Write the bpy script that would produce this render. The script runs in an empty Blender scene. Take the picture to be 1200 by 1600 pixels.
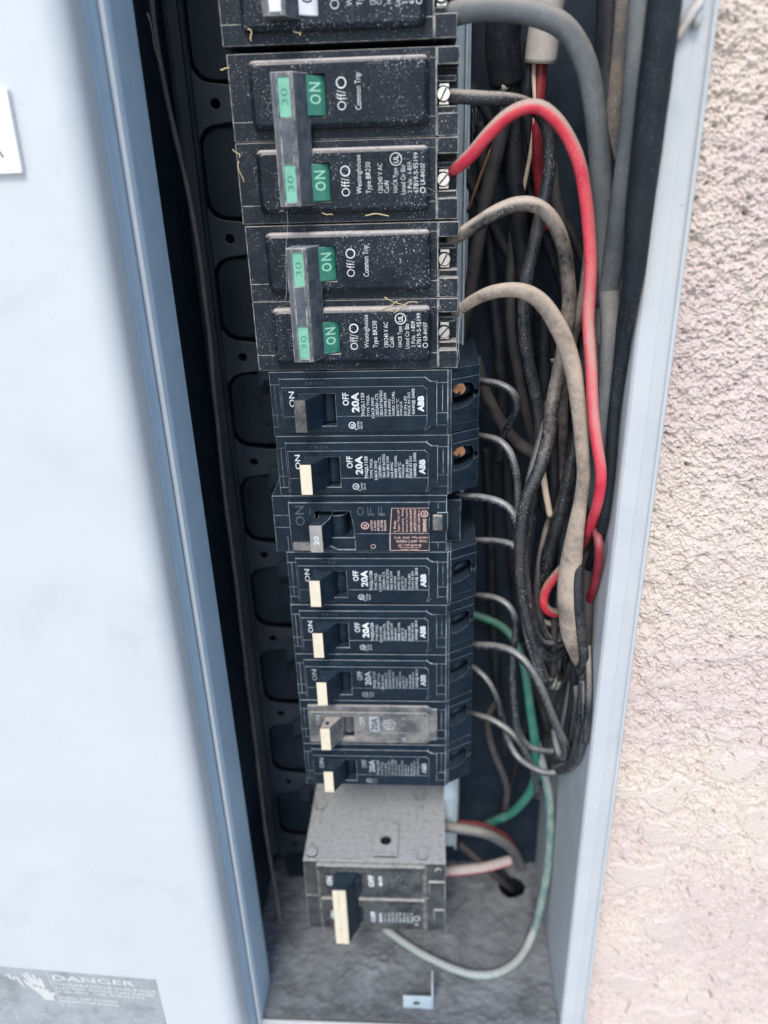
import bpy, bmesh, math, random
from mathutils import Vector, Matrix, noise
import numpy as np
random.seed(7)
S = bpy.context.scene
COL = S.collection
MM = 0.001

# ------------------------------------------------------------------ camera, sky, sun, exposure
# panel coordinates (mm): X right, V down, D into the wall (D = 0 is the plane of the breaker fronts)
def M3(x, v, d): return Vector((x*MM, d*MM, -v*MM))
CAM_T = np.array([63.9485, 29.5976, -278.4818])
CAM_R = np.array([[0.99811567, 0.02860316, 0.05428592], [-0.0028933, 0.90566044, -0.42399386], [-0.06129217, 0.42303786, 0.90403664]])
F_PX = 1202.05
cam = bpy.data.cameras.new('camera')
cam_o = bpy.data.objects.new('camera', cam); COL.objects.link(cam_o)
def dirv(r): return Vector((r[0], r[2], -r[1])).normalized()
cx, cy, cz = dirv(CAM_R[0]), -dirv(CAM_R[1]), -dirv(CAM_R[2])
mw = Matrix((cx, cy, cz)).transposed().to_4x4(); mw.translation = M3(*CAM_T)
cam_o.matrix_world = mw
cam.sensor_fit = 'VERTICAL'; cam.sensor_height = 24.0; cam.lens = 24.0*F_PX/1600
cam.clip_start = 0.005; cam.clip_end = 50
cam.dof.use_dof = True; cam.dof.focus_distance = 0.283; cam.dof.aperture_fstop = 4.8
S.camera = cam_o

SUN_DIR = Vector((-0.10, -0.66, 0.74)).normalized()
world = bpy.data.worlds.new('World'); S.world = world; world.use_nodes = True
wn = world.node_tree
sky = wn.nodes.new('ShaderNodeTexSky'); sky.sky_type = 'NISHITA'; sky.sun_disc = False
sky.sun_elevation = math.asin(SUN_DIR.z); sky.sun_rotation = math.atan2(SUN_DIR.x, SUN_DIR.y)
bg = wn.nodes['Background']; bg.inputs['Strength'].default_value = 0.15
wn.links.new(sky.outputs[0], bg.inputs[0])
sun = bpy.data.lights.new('sun', 'SUN'); sun.energy = 1.35; sun.angle = math.radians(18); sun.color = (1.0, 0.93, 0.84)
sun_o = bpy.data.objects.new('sun', sun); COL.objects.link(sun_o)
sun_o.rotation_euler = (-SUN_DIR).to_track_quat('-Z', 'Y').to_euler()
S.view_settings.view_transform = 'Standard'; S.view_settings.look = 'None'
S.view_settings.exposure = 1.12; S.view_settings.gamma = 1.0

# ------------------------------------------------------------------ image ray -> real place at a known depth
def ray(px, py):
    return CAM_R.T @ np.array([(px-600)/F_PX, (py-800)/F_PX, 1.0])
def at(px, py, D, xmax=None, vmax=None):
    d = ray(px, py); s = (D-CAM_T[2])/d[2]; p = CAM_T+s*d
    if xmax is not None and p[0] > xmax:          # keep inside the box: come forward until clear of the side wall
        s = (xmax-CAM_T[0])/d[0]; p = CAM_T+s*d
    if vmax is not None and p[1] > vmax:          # and rest on the floor instead of sinking through it
        s = (vmax-CAM_T[1])/d[1]; p = CAM_T+s*d
    return tuple(p)

# ------------------------------------------------------------------ materials
class NT:
    def __init__(s, m):
        s.t = m.node_tree; s.n = s.t.nodes; s.l = s.t.links
    def new(s, typ, **kw):
        n = s.n.new(typ)
        for k, v in kw.items(): setattr(n, k, v)
        return n
    def put(s, sock, v):
        if isinstance(v, (int, float)): sock.default_value = v
        elif isinstance(v, (tuple, list)): sock.default_value = (*v, 1.0) if len(v) == 3 and sock.type == 'RGBA' else v
        else: s.l.new(v, sock)
    def math(s, op, a, b=0.0, clamp=False):
        n = s.new('ShaderNodeMath', operation=op, use_clamp=clamp); s.put(n.inputs[0], a); s.put(n.inputs[1], b); return n.outputs[0]
    def rng(s, v, a, b, c=0.0, d=1.0, smooth=True):
        n = s.new('ShaderNodeMapRange'); n.interpolation_type = 'SMOOTHSTEP' if smooth else 'LINEAR'
        s.put(n.inputs[0], v)
        for i, q in enumerate((a, b, c, d)): s.put(n.inputs[i+1], q)
        return n.outputs[0]
    def mix(s, f, a, b):
        n = s.new('ShaderNodeMix', data_type='RGBA'); s.put(n.inputs[0], f); s.put(n.inputs[6], a); s.put(n.inputs[7], b); return n.outputs[2]
    def noise(s, scale, detail=4, rough=0.6, vec=None, dist=0.0):
        n = s.new('ShaderNodeTexNoise'); n.inputs['Scale'].default_value = scale; n.inputs['Detail'].default_value = detail
        n.inputs['Roughness'].default_value = rough; n.inputs['Distortion'].default_value = dist
        if vec is not None: s.l.new(vec, n.inputs['Vector'])
        return n.outputs[0]
DUST = (0.40, 0.33, 0.27)
GREYDUST = (0.27, 0.26, 0.25)
def dusty(name, base, rough=0.4, dust=DUST, all_=0.0, up=0.0, speck=0.0, metal=0.0, bump=0.15, var=0.15, spec=0.5, nscale=110, upr=(0.25, 0.9), fleck=(0.6, 0.6, 0.58), film=None, zfade=None):
    m = bpy.data.materials.new(name); m.use_nodes = True
    t = NT(m); bs = t.n['Principled BSDF']
    geo = t.new('ShaderNodeNewGeometry'); pos = geo.outputs['Position']
    sep = t.new('ShaderNodeSeparateXYZ'); t.l.new(geo.outputs['Normal'], sep.inputs[0]); nz = sep.outputs[2]
    n1 = t.noise(nscale, 5, 0.68, pos); n2 = t.noise(1500, 2, 0.6, pos); n3 = t.noise(420, 4, 0.7, pos)
    upf = t.math('MULTIPLY', t.rng(nz, upr[0], upr[1]), t.rng(n3, 0.25, 0.55, 0.55*up, up))
    allf = t.math('MULTIPLY', t.rng(t.math('ADD', t.math('MULTIPLY', n1, 0.7), t.math('MULTIPLY', n3, 0.3)), 0.36, 0.66), all_)
    if zfade:                                     # dust settled on the upper run only, ragged at its end
        sp = t.new('ShaderNodeSeparateXYZ'); t.l.new(pos, sp.inputs[0])
        keep = t.rng(t.math('ADD', sp.outputs[2], t.math('MULTIPLY', t.math('SUBTRACT', n3, 0.5), 0.05)), zfade[1], zfade[0])
        upf = t.math('MULTIPLY', upf, keep); allf = t.math('MULTIPLY', allf, t.math('MAXIMUM', keep, 0.12))
    f = t.math('ADD', upf, allf, clamp=True)
    vb = t.mix(t.rng(n1, 0.3, 0.7, 0, 1), tuple(c*(1-var) for c in base), tuple(min(1, c*(1+var)) for c in base))
    c = t.mix(t.math('MINIMUM', allf, 1.0), vb, film or dust); c = t.mix(upf, c, dust)
    fs = 0.0
    if speck:
        n4 = t.noise(60, 3, 0.6, pos)
        fs = t.math('MULTIPLY', t.rng(n2, 0.60, 0.68), t.rng(n4, 0.40, 0.66, 0.06*speck, speck))
        n5 = t.noise(700, 3, 0.7, pos, 1.5)
        fs = t.math('MAXIMUM', fs, t.math('MULTIPLY', t.rng(n5, 0.64, 0.72), 0.7*speck))
        c = t.mix(fs, c, fleck)
    t.put(bs.inputs['Base Color'], c)
    rr = t.rng(n3, 0.3, 0.7, rough*0.8, min(1, rough*1.2))
    t.put(bs.inputs['Roughness'], t.math('ADD', rr, t.math('MULTIPLY', t.math('ADD', f, fs), 0.5), clamp=True))
    bs.inputs['Metallic'].default_value = metal
    bs.inputs['Specular IOR Level'].default_value = spec
    if bump:
        b = t.new('ShaderNodeBump'); b.inputs['Strength'].default_value = bump; b.inputs['Distance'].default_value = 0.0003
        t.put(b.inputs['Height'], t.math('ADD', n3, t.math('MULTIPLY', n2, 0.6)))
        t.l.new(b.outputs[0], bs.inputs['Normal'])
    return m
def plain(name, base, rough=0.5, metal=0.0, var=0.1): return dusty(name, base, rough, var=var, metal=metal, bump=0.05)

NAVY = (0.003, 0.010, 0.019)
m_abb = dusty('black_plastic', NAVY, 0.42, all_=0.04, up=0.16, speck=0.07, bump=0.10, dust=(0.10, 0.14, 0.18), spec=0.22)
m_abb_in = dusty('black_plastic_inside', (0.006, 0.012, 0.021), 0.45, speck=0.03, spec=0.2, all_=0.4, dust=(0.013, 0.019, 0.028), nscale=60)
m_br = dusty('dusty_black_plastic', (0.005, 0.010, 0.017), 0.36, spec=0.17, all_=0.75, film=(0.026, 0.033, 0.041), up=1.0, speck=0.95, fleck=(0.36, 0.36, 0.35), nscale=60, bump=0.2, dust=(0.36, 0.33, 0.30))
m_br_face = dusty('dusty_black_face', (0.004, 0.009, 0.016), 0.30, spec=0.17, all_=0.7, film=(0.017, 0.024, 0.033), up=1.0, speck=0.6, nscale=60, bump=0.15, dust=(0.44, 0.40, 0.37))
m_tie = dusty('grey_black_handle', (0.030, 0.043, 0.058), 0.40, all_=0.22, up=0.75, speck=0.12, dust=(0.26, 0.26, 0.27))
m_ge = dusty('dusty_grey_face', (0.045, 0.055, 0.062), 0.5, all_=0.45, up=0.95, speck=0.3, bump=0.2, dust=(0.36, 0.32, 0.28))
m_edge = dusty('worn_edge', (0.016, 0.03, 0.045), 0.5, all_=0.72, up=0.5, var=0.5, nscale=85, spec=0.3, dust=(0.42, 0.47, 0.50))
m_edge_br = dusty('dust_caught_edge', (0.09, 0.105, 0.115), 0.7, all_=0.8, up=0.6, var=0.6, nscale=300, dust=(0.45, 0.42, 0.38))
m_print = plain('white_print', (0.52, 0.56, 0.58), 0.6, var=0.25)
m_print_dim = dusty('worn_print', (0.30, 0.33, 0.35), 0.6, var=0.4)
m_print_br = plain('pale_print', (0.55, 0.57, 0.56), 0.6, var=0.25)
m_red_print = plain('pinkish_print', (0.60, 0.40, 0.36), 0.6)
m_ink = plain('dark_ink', (0.03, 0.035, 0.05), 0.6)
m_label = plain('black_label', (0.010, 0.010, 0.014), 0.35)
m_cream = dusty('cream_handle_face', (0.60, 0.545, 0.42), 0.45, all_=0.35, dust=(0.47, 0.38, 0.27), var=0.12, nscale=220)
m_greytip = dusty('dark_grey_handle_face', (0.035, 0.037, 0.038), 0.4, all_=0.7, dust=(0.15, 0.145, 0.13), nscale=260)
m_tip20 = dusty('grey_handle_face', (0.24, 0.24, 0.23), 0.45, all_=0.4, dust=(0.34, 0.31, 0.27))
m_green = dusty('green_plastic', (0.012, 0.145, 0.10), 0.35, all_=0.10, up=0.4, speck=0.1, dust=(0.3, 0.33, 0.3))
m_green_l = dusty('pale_green_window', (0.12, 0.36, 0.25), 0.4, all_=0.25, dust=(0.26, 0.40, 0.32))
m_green_t = plain('green_relief', (0.24, 0.50, 0.36), 0.4)
m_white_h = dusty('white_plastic', (0.62, 0.64, 0.70), 0.35, all_=0.15)
m_screw = dusty('steel_screw', (0.62, 0.61, 0.58), 0.28, metal=1.0, all_=0.25, dust=(0.35, 0.32, 0.28), bump=0.1)
m_copper = plain('copper', (0.42, 0.22, 0.12), 0.3, metal=1.0, var=0.4)
m_paint = dusty('grey_cover_paint', (0.45, 0.475, 0.49), 0.40, all_=0.10, bump=0.06, var=0.03, nscale=22, dust=(0.38, 0.42, 0.45))
m_paint_box = dusty('grey_box_paint', (0.405, 0.435, 0.455), 0.42, all_=0.28, up=0.4, bump=0.1, var=0.05, nscale=45, dust=(0.40, 0.385, 0.36), speck=0.12, fleck=(0.16, 0.12, 0.09))
def weathered(m, amount=0.10):
    t = NT(m); bs = t.n['Principled BSDF']; l = bs.inputs['Base Color'].links[0]; c = l.from_socket
    pos = t.new('ShaderNodeNewGeometry').outputs['Position']
    sm = t.math('MULTIPLY', t.rng(t.noise(38, 5, 0.65, pos, 0.6), 0.52, 0.72), t.rng(t.noise(9, 2, 0.5, pos), 0.42, 0.62))
    c = t.mix(t.math('MULTIPLY', sm, amount*1.4), c, (0.25, 0.29, 0.31))
    gr = t.rng(t.noise(500, 3, 0.7, pos), 0.66, 0.74, 0, amount*2.5)
    c = t.mix(gr, c, (0.24, 0.22, 0.20))
    t.put(bs.inputs['Base Color'], c)
weathered(m_paint, 0.14); weathered(m_paint_box, 0.22)
m_paint_div = dusty('blue_grey_paint', (0.33, 0.44, 0.53), 0.42, all_=0.08, bump=0.06, var=0.05)
m_inside = dusty('grimy_dark_paint', (0.010, 0.020, 0.034), 0.5, spec=0.2, all_=0.3, up=0.6, bump=0.15, dust=(0.026, 0.034, 0.044))  # base colour holds the shade of the box interior, faint dust over it
m_steel = dusty('dull_zinc_steel', (0.020, 0.030, 0.044), 0.34, all_=0.5, up=0.3, spec=0.25, nscale=60, dust=(0.032, 0.037, 0.046))  # zinc darkened in its colour to carry the shade inside the box
m_rail = dusty('pale_blue_grey_plastic', (0.33, 0.42, 0.48), 0.45, all_=0.2, up=0.3, speck=0.1)
m_dirtfloor = dusty('dirt_covered_metal', (0.10, 0.108, 0.115), 0.9, all_=0.8, up=0.3, speck=0.25, bump=0.9, var=0.4, nscale=55, dust=(0.175, 0.188, 0.20), fleck=(0.34, 0.32, 0.29))
m_bottomtop = dusty('dust_coated_plastic', (0.024, 0.028, 0.032), 0.6, spec=0.3, film=(0.10, 0.105, 0.105), all_=0.6, up=1.0, speck=0.03, bump=0.08, dust=(0.34, 0.35, 0.35), upr=(0.0, 0.5))
m_botface = dusty('smudged_black_face', (0.012, 0.016, 0.02), 0.5, all_=0.85, film=(0.085, 0.09, 0.09), up=1.0, speck=0.4, bump=0.25, nscale=70, dust=(0.34, 0.33, 0.31), spec=0.35)
m_rust = dusty('rusty_steel', (0.50, 0.52, 0.53), 0.6, all_=0.7, var=0.3, nscale=200, dust=(0.46, 0.34, 0.22))
m_sticker = dusty('faded_sticker', (0.23, 0.255, 0.265), 0.6, all_=0.75, speck=0.75, var=0.2, nscale=70, dust=(0.29, 0.31, 0.32), fleck=(0.56, 0.68, 0.68))
m_stick_t = dusty('faded_white_print', (0.52, 0.53, 0.51), 0.6, all_=0.6, dust=(0.38, 0.40, 0.40), speck=0.4, fleck=(0.3, 0.33, 0.34), nscale=160)
m_plate = plain('white_nameplate', (0.80, 0.78, 0.76), 0.4, var=0.03)
m_straw = plain('straw', (0.55, 0.42, 0.24), 0.8, var=0.4)
m_silk = plain('cobweb', (0.45, 0.44, 0.42), 0.8)

# ------------------------------------------------------------------ mesh helpers
class MB:
    """collects shapes (panel mm) and links them as ONE mesh object"""
    def __init__(s, base=(0, 0, 0)):
        s.bm = bmesh.new(); s.b = base
    def v(s, x, v, d): return s.bm.verts.new(M3(x-s.b[0], v-s.b[1], d-s.b[2]))
    def f(s, vs, mi=0, smooth=False):
        try: f = s.bm.faces.new(vs)
        except ValueError: return
        f.material_index = mi; f.smooth = smooth
    def box(s, x0, x1, v0, v1, d0, d1, mi=0):
        q = [s.v(x, v, d) for x in (x0, x1) for v in (v0, v1) for d in (d0, d1)]
        for i in ((0, 1, 3, 2), (4, 6, 7, 5), (0, 4, 5, 1), (2, 3, 7, 6), (0, 2, 6, 4), (1, 5, 7, 3)): s.f([q[k] for k in i], mi)
    def loft(s, loops, cap=True, smooth=False, mi=0, closed=True):
        L = [[s.v(*p) for p in lp] for lp in loops]; n = len(L[0])
        for a, b in zip(L, L[1:]):
            for i in range(n if closed else n-1):
                j = (i+1) % n; s.f([a[i], a[j], b[j], b[i]], mi, smooth)
        if cap: s.f(L[0][::-1], mi); s.f(L[-1], mi)
    def prism(s, poly, d0, d1, mi=0):           # poly in (x, v)
        s.loft([[(x, v, d0) for x, v in poly], [(x, v, d1) for x, v in poly]], mi=mi)
    def extr(s, prof, v0, v1, mi=0, smooth=False, closed=True):  # prof in (x, d), along V
        s.loft([[(x, v0, d) for x, d in prof], [(x, v1, d) for x, d in prof]], cap=closed, mi=mi, smooth=smooth, closed=closed)
    def ring(s, outer, inner, d0, d1, c, tilt=None, back=True):
        """plate with a real hole; outlines star-shaped about c"""
        def hit(poly, a):
            dx, dy = math.cos(a), math.sin(a); best = None
            for (x0, y0), (x1, y1) in zip(poly, poly[1:]+poly[:1]):
                x0, y0, x1, y1 = x0-c[0], y0-c[1], x1-c[0], y1-c[1]
                ex, ey = x1-x0, y1-y0; den = dx*ey-dy*ex
                if abs(den) < 1e-12: continue
                t = (x0*ey-y0*ex)/den; u = (x0*dy-y0*dx)/den
                if t > 0 and -1e-6 <= u <= 1+1e-6 and (best is None or t < best): best = t
            return (c[0]+dx*best, c[1]+dy*best)
        an = sorted({round(math.atan2(y-c[1], x-c[0]), 5) for x, y in outer+inner})
        O = [hit(outer, a) for a in an]; I = [hit(inner, a) for a in an]
        tf = tilt or (lambda x: 0)
        lay = lambda P, d: [s.v(x, v, d+tf(x)) for x, v in P]
        of, if_, ob, ib = lay(O, d0), lay(I, d0), lay(O, d1), lay(I, d1); n = len(an)
        for i in range(n):
            j = (i+1) % n
            s.f([of[i], of[j], if_[j], if_[i]]); s.f([of[i], ob[i], ob[j], of[j]]); s.f([if_[i], if_[j], ib[j], ib[i]])
            if back: s.f([ob[i], ib[i], ib[j], ob[j]])
    def cyl(s, c, r, d0, d1, n=20, r2=None, mi=0):
        r2 = r if r2 is None else r2
        L = [[(c[0]+q*math.cos(2*math.pi*i/n), c[1]+q*math.sin(2*math.pi*i/n), d) for i in range(n)] for q, d in ((r, d0), (r2, d1))]
        s.loft(L, mi=mi)
    def cylv(s, c, r, v0, v1, n=20, mi=0):      # axis along V, c = (x, d)
        s.loft([[(c[0]+r*math.cos(2*math.pi*i/n), v, c[1]+r*math.sin(2*math.pi*i/n)) for i in range(n)] for v in (v0, v1)], mi=mi)
    def tube(s, pts, r, n=12, flat=None, cap=True):
        """pts in panel mm; r number or list; flat: (scale_a, scale_b, twist list)"""
        P = [Vector(p) for p in pts]; m = len(P)
        T = [(P[min(i+1, m-1)]-P[max(i-1, 0)]).normalized() for i in range(m)]
        ref = Vector((0, 0, -1)); N = (ref-T[0]*ref.dot(T[0]))
        if N.length < 1e-3: N = Vector((1, 0, 0))-T[0]*T[0].x
        N.normalize(); rows = []
        for i in range(m):
            N = (N-T[i]*N.dot(T[i])).normalized(); Bv = T[i].cross(N)
            ri = r[i] if isinstance(r, (list, tuple)) else r
            a, b = (1, 1) if not flat else flat
            rows.append([tuple(P[i]+N*(ri*a*math.cos(2*math.pi*k/n))+Bv*(ri*b*math.sin(2*math.pi*k/n))) for k in range(n)])
        s.loft(rows, cap=cap, smooth=True)
    def build(s, name, mats, parent=None, bevel=0.0, seg=2, smooth_angle=None):
        bmesh.ops.remove_doubles(s.bm, verts=s.bm.verts, dist=1e-7)
        bmesh.ops.recalc_face_normals(s.bm, faces=s.bm.faces)
        me = bpy.data.meshes.new(name); s.bm.to_mesh(me); s.bm.free()
        for m in (mats if isinstance(mats, (list, tuple)) else [mats]): me.materials.append(m)
        o = bpy.data.objects.new(name, me); COL.objects.link(o)
        if parent is not None: o.parent = parent
        else: o.location = M3(*s.b)
        if bevel:
            bv = o.modifiers.new('bevel', 'BEVEL'); bv.width = bevel*MM; bv.segments = seg; bv.limit_method = 'ANGLE'; bv.angle_limit = math.radians(35)
            if len(me.materials) > 1: bv.material = 1
        return o
def tag(o, label, cat, group=None, kind=None):
    if label: o['label'] = label
    if cat: o['category'] = cat
    if group: o['group'] = group
    if kind: o['kind'] = kind
    return o
def thing(name, base, label, cat, group=None):
    o = bpy.data.objects.new(name, None); COL.objects.link(o); o.location = M3(*base); o.empty_display_size = 0.01
    return tag(o, label, cat, group)
def rect(x0, x1, v0, v1): return [(x0, v0), (x1, v0), (x1, v1), (x0, v1)]
def rrect(x0, x1, v0, v1, r, n=4):
    out = []
    for cx_, cv_, a0 in ((x1-r, v0+r, -90), (x1-r, v1-r, 0), (x0+r, v1-r, 90), (x0+r, v0+r, 180)):
        for k in range(n+1):
            a = math.radians(a0+90*k/n); out.append((cx_+r*math.cos(a), cv_+r*math.sin(a)))
    return out
def circ(c, r, n=24): return [(c[0]+r*math.cos(2*math.pi*i/n), c[1]+r*math.sin(2*math.pi*i/n)) for i in range(n)]
def spline(pts, step=2.0):
    P = [Vector(p) for p in pts]; P = [P[0]*2-P[1]]+P+[P[-1]*2-P[-2]]; out = []
    for i in range(1, len(P)-2):
        a, b, c, d = P[i-1:i+3]; n = max(2, int((c-b).length/step))
        for k in range(n):
            t = k/n
            out.append(0.5*((2*b)+(c-a)*t+(2*a-5*b+4*c-d)*t*t+(3*b-a-3*c+d)*t**3))
    out.append(P[-2]); return out

# ------------------------------------------------------------------ lettering (flat print) from the built-in font
_tc = {}
def glyphs(txt, bold=0.0):
    k = (txt, bold)
    if k not in _tc:
        cu = bpy.data.curves.new('txt', 'FONT'); cu.body = txt; cu.resolution_u = 2; cu.offset = bold; cu.fill_mode = 'FRONT'
        ob = bpy.data.objects.new('txt', cu); COL.objects.link(ob)
        me = bpy.data.meshes.new_from_object(ob)
        V = [(v.co.x, v.co.y) for v in me.vertices]; Fc = [list(p.vertices) for p in me.polygons]
        bpy.data.objects.remove(ob); bpy.data.curves.remove(cu); bpy.data.meshes.remove(me)
        _tc[k] = (V, Fc)
    return _tc[k]
def put_text(mb, txt, x0, x1, vb, vt, d, bold=0.0, rot=90, mi=0):
    """rot 90: reads bottom to top, letter tops to the left, cap height spans x0..x1; rot 0: upright in x0..x1, v vt..vb; 180: upside down"""
    V, Fc = glyphs(txt, bold)
    if not V: return
    ax = [p[0] for p in V]; ay = [p[1] for p in V]; a0, a1, b0, b1 = min(ax), max(ax), min(ay), max(ay)
    vs = []
    for a, b in V:
        s_, t_ = (a-a0)/max(1e-6, a1-a0), (b-b0)/max(1e-6, b1-b0)
        if rot == 90: x, v = x1-(x1-x0)*t_, vb+(vt-vb)*s_
        elif rot == 0: x, v = x0+(x1-x0)*s_, vb+(vt-vb)*t_
        else: x, v = x1-(x1-x0)*s_, vt+(vb-vt)*t_
        vs.append(mb.v(x, v, d))
    for f in Fc: mb.f([vs[i] for i in f], mi)
def put_ring(mb, c, r, w, d, n=22, mi=0):
    a = [mb.v(c[0]+r*math.cos(2*math.pi*i/n), c[1]+r*math.sin(2*math.pi*i/n), d) for i in range(n)]
    b = [mb.v(c[0]+(r-w)*math.cos(2*math.pi*i/n), c[1]+(r-w)*math.sin(2*math.pi*i/n), d) for i in range(n)]
    for i in range(n): mb.f([a[i], a[(i+1) % n], b[(i+1) % n], b[i]], mi)
def put_line(mb, pts, w, d, mi=0):
    for (x0, v0), (x1, v1) in zip(pts, pts[1:]):
        l = math.hypot(x1-x0, v1-v0) or 1; nx, nv = -(v1-v0)/l*w/2, (x1-x0)/l*w/2
        mb.f([mb.v(x0+nx, v0+nv, d), mb.v(x1+nx, v1+nv, d), mb.v(x1-nx, v1-nv, d), mb.v(x0-nx, v0-nv, d)], mi)
def put_poly(mb, pts, d, mi=0): mb.f([mb.v(x, v, d) for x, v in pts], mi)

P25 = 25.4
FLOOR_V = 443.0
TOP_V = -190.0

# ------------------------------------------------------------------ stucco wall
def stucco():
    x0, x1, v0, v1, st = 133.0, 262.0, -90.0, 560.0, 0.42
    nx, nv = int((x1-x0)/st), int((v1-v0)/st)
    rng = np.random.default_rng(11)
    X, Vv = np.meshgrid(x0+st*np.arange(nx+1), v0+st*np.arange(nv+1))
    fx, fy = np.fft.fftfreq(nx+1, st)[None, :], np.fft.fftfreq(nv+1, st)[:, None]
    k = np.sqrt(fx*fx+fy*fy)+1e-9
    def field(lo, hi, p):                          # band of cycles per mm, slope p; unit deviation
        w = np.fft.fft2(rng.standard_normal((nv+1, nx+1)))*np.where(k > lo, 1, (k/lo)**2)*np.exp(-(k/hi)**2)*np.maximum(k, 1e-3)**(-p)
        h = np.fft.ifft2(w).real; return (h-h.mean())/h.std()
    grain = field(0.22, 0.85, 0.5); med = field(0.07, 0.22, 0.6); big = field(0.004, 0.03, 1.2); clus = field(0.02, 0.07, 0.8)
    sstep = lambda a, b, t: np.clip((t-a)/(b-a), 0, 1)**2*(3-2*np.clip((t-a)/(b-a), 0, 1))
    low = sstep(150, 290, Vv+14*big)               # the lower part was trowelled flat, the upper is left sandy
    h = 0.31*np.sign(grain)*np.abs(grain)**1.25+0.42*med+0.25*clus
    h -= 1.4*np.clip(field(0.12, 0.45, 0.3)-1.5, 0, 2)               # pits
    level = 1.1-1.25*low*sstep(-0.9, 0.5, clus*0.7+big*0.6)
    flat = np.minimum(h, level+0.10*grain*0.5)
    crack = np.exp(-(clus/0.13)**2)*sstep(0.1, 0.9, field(0.06, 0.25, 0.3))*(0.25+0.75*low)
    z = np.where(low > 0, flat, h)-2.3*crack+0.55*big+0.9*sstep(0.8, 1.3, clus)*(0.4+0.6*low)
    co = np.stack([X*MM, (-19.2-z)*MM, -Vv*MM], -1).reshape(-1, 3)
    a = (np.arange(nv)[:, None]*(nx+1)+np.arange(nx)[None, :]).ravel()
    verts = co; faces = np.stack([a, a+nx+1, a+nx+2, a+1], -1)
    me = bpy.data.meshes.new('stucco_wall'); me.from_pydata(verts.tolist(), [], faces.tolist()); me.update()
    m = bpy.data.materials.new('pinkish_stucco'); m.use_nodes = True; t = NT(m); bs = t.n['Principled BSDF']
    geo = t.new('ShaderNodeNewGeometry'); pos = geo.outputs['Position']
    big = t.noise(11, 3, 0.55, pos); med = t.noise(70, 5, 0.7, pos); fine = t.noise(900, 4, 0.7, pos)
    c = t.mix(t.rng(big, 0.38, 0.62), (0.53, 0.445, 0.415), (0.575, 0.50, 0.435))
    c = t.mix(t.rng(med, 0.55, 0.78, 0, 0.35), c, (0.37, 0.31, 0.30))
    c = t.mix(t.rng(fine, 0.55, 0.8, 0, 0.35), c, (0.57, 0.53, 0.51))
    pits = t.noise(230, 3, 0.6, pos)
    c = t.mix(t.rng(pits, 0.69, 0.75, 0, 0.7), c, (0.30, 0.26, 0.25))
    t.put(bs.inputs['Base Color'], c); bs.inputs['Roughness'].default_value = 0.92; bs.inputs['Specular IOR Level'].default_value = 0.2
    b = t.new('ShaderNodeBump'); b.inputs['Strength'].default_value = 0.8; b.inputs['Distance'].default_value = 0.0008
    t.put(b.inputs['Height'], t.math('ADD', fine, med)); t.l.new(b.outputs[0], bs.inputs['Normal'])
    me.materials.append(m)
    o = bpy.data.objects.new('stucco_wall', me); COL.objects.link(o)
    tag(o, 'rough pinkish beige stucco wall along the right side of the metal box', 'wall')
stucco()

# ------------------------------------------------------------------ unseen sheet below the box, added to bounce light up from below
b = MB(); b.box(-15000, 15000, 1100, 1102, -15000, 15000)
gm = plain('pale_concrete', (0.36, 0.34, 0.31), 0.9); g_ = b.build('ground', gm); g_['kind'] = 'structure'
# ------------------------------------------------------------------ the metal enclosure
LIP_D = -28.0
WALL_X = 129.5
box_t = thing('electrical_enclosure', (50, FLOOR_V, 75), 'open grey metal electrical box set in the stucco, holding the breaker column and wires', 'electrical box')
BB = (50, FLOOR_V, 75)
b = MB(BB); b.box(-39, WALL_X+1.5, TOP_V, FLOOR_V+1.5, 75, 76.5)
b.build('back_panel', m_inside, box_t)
# right side: lip, wall; one folded sheet
b = MB(BB)
prof = [(WALL_X, 75), (WALL_X, LIP_D+2.4), (WALL_X+0.25, LIP_D+1.2), (WALL_X+1.0, LIP_D+0.3), (WALL_X+2.2, LIP_D), (135.6, LIP_D-0.1), (136.4, LIP_D+0.2), (139.7, LIP_D+0.9), (140.2, LIP_D+0.5), (140.6, LIP_D-0.5), (141.3, LIP_D-0.8), (141.8, LIP_D-0.3), (141.9, LIP_D+0.8), (141.9, -10), (140.9, -10), (140.9, LIP_D+2.2), (WALL_X+2.4, LIP_D+2.0), (WALL_X+1.4, LIP_D+2.6), (WALL_X+1.4, 75)]
b.extr(prof, TOP_V, FLOOR_V+2.5)
b.build('side_wall', [m_paint_box], box_t)
# floor with a real knockout hole
def floor_ring():
    # ring() works in (x, v); build it in (x, D) by hand
    c = (113.0, 57.5); outer = [(-39, LIP_D), (WALL_X-0.05, LIP_D), (WALL_X-0.05, 74.9), (-39, 74.9)]; inner = circ(c, 8.3, 28)
    q = MB(); q.ring(outer, inner, 0, 1.4, c)
    for vv in q.bm.verts:
        x, v, d = vv.co.x/MM, -vv.co.z/MM, vv.co.y/MM
        vv.co = M3(x-BB[0], FLOOR_V+d-BB[1], v-BB[2])
    return q
fl = floor_ring(); fl.build('bottom_plate', m_dirtfloor, box_t)
b = MB(BB); b.box(-39, 141.5, FLOOR_V-1.5, FLOOR_V+14, LIP_D-1.6, LIP_D-0.1); b.build('bottom_lip', m_paint_box, box_t, bevel=0.5)
b = MB(BB); b.box(-39, WALL_X-0.1, TOP_V-1.5, TOP_V-0.1, LIP_D, 75); b.build('top_plate', m_inside, box_t)
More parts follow.
